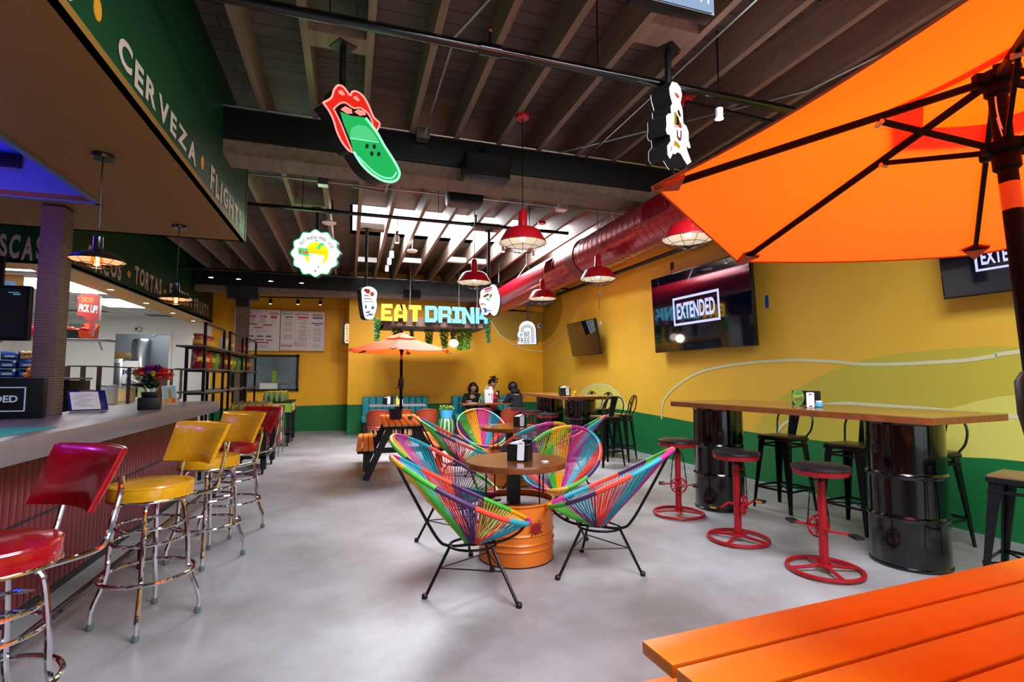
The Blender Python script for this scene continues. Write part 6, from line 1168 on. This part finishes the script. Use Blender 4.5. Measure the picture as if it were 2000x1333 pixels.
# carts
CGR = mat('cart_green', '7ab030', .5); CYE = mat('cart_sign_tan', 'c89a50', .5)
def cart(label, y0, y1, x1=-1.09, x0=-1.62):
    t = thing('display_cart', label, 'cart', ((x0+x1)/2, (y0+y1)/2, 0), 0, 'wheeled drink carts'); w_ = x1-x0; L_ = y1-y0
    for sx in (-1, 1):
        for sy in (-1, 1): mb = MB(); mb.box((sx*(w_/2-.04), sy*(L_/2-.06), .36), (.07, .12, .58), BLK); mb.build('leg', t)
    mb = MB(); mb.box((0, 0, .24), (w_, L_, .03), BLKM); mb.build('lower_shelf', t); mb = MB(); mb.box((0, 0, .655), (w_+.02, L_+.02, .03), BLK); mb.box((0, 0, .87), (w_+.02, L_+.02, .025), BLK); mb.build('tray', t)
    mb = MB(); mb.box((0, 0, .76), (w_, L_, .19), CGR); 
    for i, c_ in enumerate(('c8342a', 'e8e4d0', 'd85a2a')): mb.box((w_/2+.002, -L_*.32+i*L_*.32, .76), (.004, L_*.2, .14), mat('cart_print_'+c_, c_, .6)); mb.box((w_/2+.004, -L_*.32+i*L_*.32, .81), (.004, L_*.14, .03), WHE)
    mb.box((-w_*.1, -L_/2-.002, .76), (w_*.7, .004, .15), CYE); mb.box((w_*.2, -L_/2-.004, .75), (.1, .004, .12), JC, MX.Rotation(.0, 4, 'Y')); mb.text('CRAZY', BLK, MX.Translation((-w_*.18, -L_/2-.005, .76)) @ MX.Rotation(pi/2, 4, 'X'), .22, .06, .001, .03); mb.build('printed_panels', t)
    for sx in (-1, 1):
        for sy in (-1, 1): mb = MB(); T = MX.Translation((sx*(w_/2-.05), sy*(L_/2-.07), .035)) @ MX.Rotation(pi/2, 4, 'Y'); mb.lathe([(.034, -.012), (.034, .012)], BLK, seg=18, T=T); mb.box((sx*(w_/2-.05), sy*(L_/2-.07), .07), (.03, .04, .03), STEEL); mb.build('caster_wheel', t)
    return t
cart('black wheeled drink cart with green signs, nearer one at the bar end', 8.0, 9.0); cart('black wheeled drink cart with green signs, farther one by the back wall', 11.05, 12.05)
def bottle(label, loc, m_, cm, s=1, grp=''):
    t = thing('glass_bottle', label, 'bottle', loc, 0, grp); mb = MB(); mb.lathe([(.024*s, 0), (.026*s, .01), (.026*s, .06*s), (.012*s, .085*s), (.011*s, .105*s)], m_, seg=10); mb.build('bottle_glass', t); mb = MB(); mb.lathe([(.013*s, .102*s), (.014*s, .116*s), (0, .117*s)], cm, seg=10); mb.build('cap', t); return t
G_ = mat('bottle_amber_glass', '7a6a30', .15, coat=.5); G2 = mat('bottle_green_glass', '6a7a48', .15, coat=.5)
for (y0, mm_, cm, nx, ny, nm) in ((8.08, G_, STEEL, 5, 8, 'near'), (11.1, G2, mat('cap_yellow', 'c8a830', .4), 4, 8, 'far')):
    b0 = bottle('one of many small capped bottles standing on the %s drink cart' % nm, (-1.56, y0, .885), mm_, cm, 1.0 if nm == 'near' else 1.7, 'bottles on the %s drink cart' % nm)
    for i in range(nx):
        for j in range(ny):
            if i or j: dup(b0, (-1.56+i*.1, y0+j*.11, .885), 0, b0['label'])
t = thing('snack_stand', 'grey wire stand of packaged snacks between the two carts', 'stand', (-1.33, 10.0, 0)); mb = MB()
for x in (-.2, .2):
    for y in (-.3, .3): mb.bar((x, y, 0), (x, y, .75), .02, .02, STEEL)
for z in (.2, .42, .64): mb.box((0, 0, z), (.42, .62, .012), STEEL)
mb.build('wire_frame', t)
for z in (.21, .43, .65):
    for i in range(4): mb = MB(); cc = ('c04a2a', 'd8d4d0', '9a2a2a', 'c8a088')[(i+int(z*10)) % 4]; mb.box((0, -.22+i*.15, z+.09), (.36, .12, .17), mat('pack_'+cc, cc, .3, noise=.3, nscale=15), b=.02); mb.build('snack_pack', t)
# pass-through contents
c = P(272, 680, y=YR+.9); t = thing('water_tank', 'tall steel water heater seen through the kitchen opening', 'tank', (c.x, YR+1.1, 0)); mb = MB(); mb.lathe([(.22, 1.2), (.22, 2.25), (.18, 2.32), (.05, 2.35)], SST, seg=28); mb.build('tank_body', t); mb = MB(); mb.tube([(.05, 0, 2.3), (.3, 0, 2.45), (.9, 0, 2.45)], .02, STEEL, 8); mb.build('pipe', t); mb = MB(); mb.box((0, 0, .6), (.5, .5, 1.2), BLKM); mb.build('stand', t)
t = thing('steel_freezer', 'dark steel freezer cabinet in the kitchen opening', 'freezer', (c.x-.1, YR+.55, 0)); mb = MB(); mb.box((-.45, 0, .9), (.9, .6, 1.8), SST, b=.01); mb.build('cabinet', t); mb = MB(); mb.box((-.45, -.305, 1.2), (.8, .01, 1.0), mat('freezer_door', '6a7078', .3, metal=.6), b=.002); mb.build('door', t)
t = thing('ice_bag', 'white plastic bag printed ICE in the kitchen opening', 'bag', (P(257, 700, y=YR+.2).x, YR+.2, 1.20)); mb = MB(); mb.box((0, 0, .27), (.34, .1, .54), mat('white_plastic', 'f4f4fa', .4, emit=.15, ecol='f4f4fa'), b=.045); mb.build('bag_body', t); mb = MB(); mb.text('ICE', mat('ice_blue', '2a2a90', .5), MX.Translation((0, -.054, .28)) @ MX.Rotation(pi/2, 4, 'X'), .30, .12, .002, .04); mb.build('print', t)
t = thing('cardboard_box', 'flat cardboard box lying on top of the steel freezer', 'box', (c.x-.35, YR+.5, 1.805)); mb = MB(); mb.box((0, 0, .07), (.55, .35, .14), mat('cardboard', 'a8804a', .8), b=.004); mb.build('carton', t); mb = MB(); mb.box((0, -.177, .07), (.06, .003, .14), mat('tape_tan', 'd0b080', .5)); mb.build('tape', t)
t = thing('steel_counter', 'dark steel work surface with equipment at the right of the kitchen opening', 'counter', (ox1-.1, YR+.6, 0)); mb = MB(); mb.box((0, 0, 1.0), (.9, .6, .9), BLKM, b=.01); mb.build('cabinet', t); mb = MB(); mb.box((-.1, 0, 1.56), (.9, .6, .03), SST); mb.build('top', t); mb = MB(); mb.box((.1, -.1, 2.1), (.25, .2, .5), mat('panel_grey', '6a7478', .4), b=.01); mb.build('control_box', t)
# order pick-up sign
a = P(157, 577, y=9.2); b = P(197, 615, y=9.2); t = thing('hanging_sign', 'red hanging arrow sign reading ORDER PICK UP', 'sign', ((a.x+b.x)/2, 9.2, a.z)); T = MX.Rotation(R(-28), 4, 'Z') @ MX.Rotation(pi/2, 4, 'X'); SR = mat('sign_red', 'b8281c', .5); w_ = .40
mb = MB(); mb.prism([(-w_/2, 0), (-w_*.1, .03), (w_*.2, .02), (w_/2, -.02), (w_/2, -.38), (w_*.36, -.36), (w_*.30, -.34), (w_*.22, -.62), (w_*.05, -.58), (w_*.1, -.42), (-w_*.30, -.30), (-w_/2, -.30)], .03, SR, T, ms=PAPER); mb.build('sign_board', t)
mb = MB(); mb.text('ORDER', mat('sign_orange_text', 'e08a30', .5), T @ MX.Translation((-.02, -.07, .032)) @ MX.Rotation(-.08, 4, 'Z'), .24, .08, .001, .03); mb.text('PICK UP!', PAPER, T @ MX.Translation((-.0, -.20, .032)) @ MX.Rotation(-.12, 4, 'Z'), .34, .12, .001, .04); mb.build('lettering', t)
mb = MB(); mb.tube([(-.15, .08, .0), (-.15, .08, KZ+.05-a.z)], .004, STEEL, 4); mb.build('chain', t)
# high shelf with candy boxes (left wall of the kitchen seen past the column)
zs_ = P(150, 662, y=9.6).z; xa = P(118, 660, y=9.6).x; xb = P(183, 668, y=9.6).x
t = thing('wall_shelf', 'long grey wall shelf of candy boxes behind the rope column', 'shelf', (xa-1.2, 9.75, zs_)); mb = MB(); mb.box(((xb-xa)/2+.55, 0, -.015), (xb-xa+1.7, .45, .03), STEEL, b=.003); mb.build('shelf_board', t); mb = MB()
for x in (.2, 1.6): mb.bar((x, .1, -.03), (x, .22, -.16), .02, .02, STEEL)
mb.build('bracket', t)
t0 = t
for i, (x, cc, nm) in enumerate(((xb-.10, 'e0501c', 'orange'), (xb-.30, '14301c', 'dark green'), (xb-.50, 'c8d818', 'lime yellow'), (xb-.72, 'a01a1a', 'dark red'), (xb-1.02, 'd8d020', 'yellow'), (xb-1.2, 'b82020', 'red'))):
    bx = thing('candy_box', '%s display box of wrapped candy on the wall shelf' % nm, 'box', (x, 9.68, zs_), R(12), 'candy display boxes'); m_ = mat('box_'+cc, cc, .5); mb = MB(); mb.add([(-.09, -.15, .005), (.09, -.15, .005), (.09, .15, .005), (-.09, .15, .005), (-.1, -.19, .12), (.1, -.19, .12), (.1, .16, .26), (-.1, .16, .26)], [(0, 1, 2, 3), (0, 1, 5, 4), (1, 2, 6, 5), (2, 3, 7, 6), (3, 0, 4, 7)], m_); mb.build('open_box', bx)
    mb = MB(); rr = random.Random(i+20); pal = [mat('wrap_'+q_, q_, .25) for q_ in (('c8242a', '8a1420') if i in (0, 1, 3, 5) else ('9a6ac0', '58c870', 'e8e8e8'))]
    for k in range(22): mb.ell((rr.uniform(-.07, .07), rr.uniform(-.14, .12), .12+rr.uniform(0, .05)+.0), (.028, .02, .016), pal[k % len(pal)], 7, 5)
    mb.build('wrapped_candies', bx)
# left items: monitor, cardboard sign, crates
a = P(-30, 612, y=6.9); t = thing('hanging_monitor', 'black monitor hanging at the left edge behind the bar', 'monitor', (P(0, 612, y=6.9).x-.02, 6.9, P(20, 612, y=6.9).z)); T = MX.Rotation(R(-6), 4, 'Z'); mb = MB(); mb.box((0, 0, 0), (.62, .07, .60), BLK, T, b=.02); mb.build('monitor_case', t); mb = MB(); mb.box((0, -.037, 0), (.56, .004, .53), mat('monitor_screen', '0a1018', .1, coat=.8), T); mb.build('screen', t)
mb = MB(); mb.box((.16, -.041, .22), (.10, .002, .008), mat('cyan_mark', '5ab0c0', .5, emit=.6, ecol='5ab0c0'), T); mb.box((.19, -.041, .20), (.07, .002, .012), MC['cyan_mark'], T); mb.build('screen_caption', t); mb = MB(); mb.bar((0, .02, .3), (0, .02, KZ-t.location.z), .04, .04, BLK); mb.build('ceiling_mount', t)
c = P(8, 556, y=8.3); t = thing('hanging_board', 'tan hanging board with a light blue patch at the left edge', 'board', c); mb = MB(); mb.box((-.1, 0, 0), (.6, .03, .27), mat('tan_board', 'a8742e', .6)); mb.build('panel', t); mb = MB(); mb.box((-.05, -.017, .0), (.36, .003, .09), mat('patch_blue', '6a9ac0', .6)); mb.build('blue_patch', t); mb = MB(); mb.tube([(.15, 0, .13), (.15, 0, KZ-c.z)], .004, STEEL, 4); mb.tube([(-.3, 0, .13), (-.3, 0, KZ-c.z)], .004, STEEL, 4); mb.build('hanger_wire', t)
c = P(20, 765, y=4.6); t = thing('register_screen', 'black register screen showing the end of EXTENDED behind the bar', 'screen', (c.x, 4.6, CT)) ; mb = MB(); hh = P(20, 744, y=4.6).z-CT; mb.box((-.1, 0, hh/2+.01), (.62, .05, hh+.02), BLK, b=.008); mb.build('case', t); mb = MB(); mb.text('EXTENDED', mat('screen_text_grey', '8a98a8', .5, emit=.5, ecol='8a98a8'), MX.Translation((-.12, -.0275, hh*.52)) @ MX.Rotation(pi/2, 4, 'X'), .36, .05, .001, .03)
for z in (.2, .82): mb.box((-.12, -.027, hh*z), (.44, .003, .008), MC['screen_text_grey'])
mb.box((.10, -.027, hh*.51), (.008, .003, hh*.62), MC['screen_text_grey']); mb.build('screen_logo', t)
# back counter with crates of produce
c = P(40, 735, y=8.6); zc = P(40, 738, y=8.6).z; t = thing('back_counter', 'dark kitchen back counter at the left under the fruit crates', 'counter', (c.x-.3, 8.9, 0)); mb = MB(); mb.box((0, 0, zc/2-.02), (1.7, .6, zc-.04), BLKM, b=.005); mb.build('cabinet', t); mb = MB(); mb.box((0, 0, zc-.015), (1.74, .64, .03), SST, b=.003); mb.build('top', t)
CB = mat('crate_blue', '2a5ab8', .6)
for i, (x, z) in enumerate(((.0, 0), (.0, .12), (-.22, 0), (-.22, .12), (-.2, .24))):
    bx = thing('produce_crate', 'blue printed produce crate, %s' % ('bottom right of the stack', 'middle right of the stack under the potatoes', 'bottom left of the stack', 'middle left of the stack', 'top left of the stack')[i], 'crate', (c.x+.02+x, 8.85, zc+.001+z), 0, 'blue produce crates'); mb = MB()
    mb.box((0, 0, .01), (.2, .3, .02), CB)
    for s in (-1, 1): mb.box((s*.095, 0, .06), (.01, .3, .11), CB); mb.box((0, s*.145, .045), (.2, .01, .075), CB)
    mb.build('crate_walls', bx); mb = MB(); mb.box((0, -.152, .05), (.11, .003, .025), PAPER); mb.build('crate_label', bx)
PO = mat('potato_skin', 'c8a070', .7, noise=.15, nscale=10); OR_ = mat('orange_peel', 'f08a10', .5)
def fruit(label, n_, loc, m_, r_, grp, cat):
    mb = MB(); mb.ell((0, 0, r_), (r_*1.1, r_, r_), m_, 14, 9); mb.ell((0, 0, 2*r_), (r_*.12, r_*.12, r_*.08), IVY, 6, 4); o = mb.build(n_); o.location = loc; tag(o, label, cat, grp); return o
p0 = fruit('tan potato in the heap on the blue crates', 'potato', (c.x-.05, 8.78, zc+.24), PO, .036, 'potatoes on the crates', 'potato')
for i in range(11): o = p0.copy(); COL.objects.link(o); o.location = (c.x-.07+(i % 4)*.066, 8.76+.08*(i//4 % 2), zc+.24+.055*(i//8)); o.rotation_euler = (0, 0, i)
cx2 = P(33, 730, y=8.6).x; p0 = fruit('orange sitting in the small pile beside the crates', 'orange_fruit', (cx2+.07, 8.68, zc), OR_, .036, 'oranges beside the crates', 'orange')
for dx, dy, dz in ((.075, 0, 0), (.15, .01, 0), (.035, .0, .065), (.11, .0, .065), (.07, 0, .125)): o = p0.copy(); COL.objects.link(o); o.location = (cx2+.07+dx, 8.68+dy, zc+dz)
# sneeze guard glass case
zt = P(193, 716, x=-3.6).z; t = thing('glass_display_case', 'long glass display counter with steel posts in the kitchen', 'display case', (-3.6, 10.5, 0)); y0 = P(193, 716, x=-3.6).y; y1 = 13.2; x0 = P(133, 702, y=y0).x; AL = mat('bronze_post', '6a5850', .35, metal=.7)
mb = MB(); mb.box((-3.95, (y0+y1)/2, .45), (.7, y1-y0, .9), SST, b=.005); mb.box(((x0-3.6)/2, y0+.3, .45), (abs(x0+3.6)-.05, .6, .9), SST, b=.005); mb.build('base_cabinet', t, world=True)
mb = MB(); mb.box((-3.6, (y0+y1)/2, (.9+zt)/2), (.01, y1-y0, zt-.9), GLS); mb.build('side_glass', t, world=True); mb = MB(); mb.box(((x0-3.6)/2, y0, (.9+zt)/2), (abs(x0+3.6), .01, zt-.9), GLS); mb.build('front_glass', t, world=True)
for y in (y0, y0+1.1, y0+2.2, y0+3.3, y1):
    if y > y1: continue
    mb = MB(); mb.bar((-3.59, y, .88), (-3.59, y, zt), .05, .04, AL); mb.build('post', t, world=True)
for x in (x0, (x0-3.6)/2): mb = MB(); mb.bar((x, y0, .88), (x, y0, zt), .05, .05, AL); mb.build('post', t, world=True)
mb = MB(); mb.box((-3.6, (y0+y1)/2, zt), (.03, y1-y0, .02), AL); mb.box(((x0-3.6)/2, y0, zt), (abs(x0+3.6), .03, .02), AL); mb.build('top_rail', t, world=True)
for i, (x, y, cc, h, nm) in enumerate(((-3.95, 8.9, 'c8ccd0', .32, 'steel'), (-4.1, 9.6, 'd8d0b8', .22, 'cream'), (-3.95, 10.5, 'e0e4e8', .30, 'white'), (-4.0, 11.4, 'c8a878', .26, 'tan'), (-3.95, 12.3, '8a9a60', .25, 'green'))):
    t2 = thing('food_container', '%s food container inside the glass display counter' % nm, 'container', (x, y, .903), 0, 'containers inside the glass counter'); mb = MB(); mb.lathe([(.13, 0), (.15, .02), (.15, h-.03), (.155, h)], mat('cont_'+cc, cc, .35, metal=.4 if i == 0 else 0), seg=24); mb.build('container_body', t2); mb = MB(); mb.lathe([(.157, h), (.157, h+.02), (.03, h+.04), (0, h+.04)], SST, seg=24); mb.build('lid', t2)
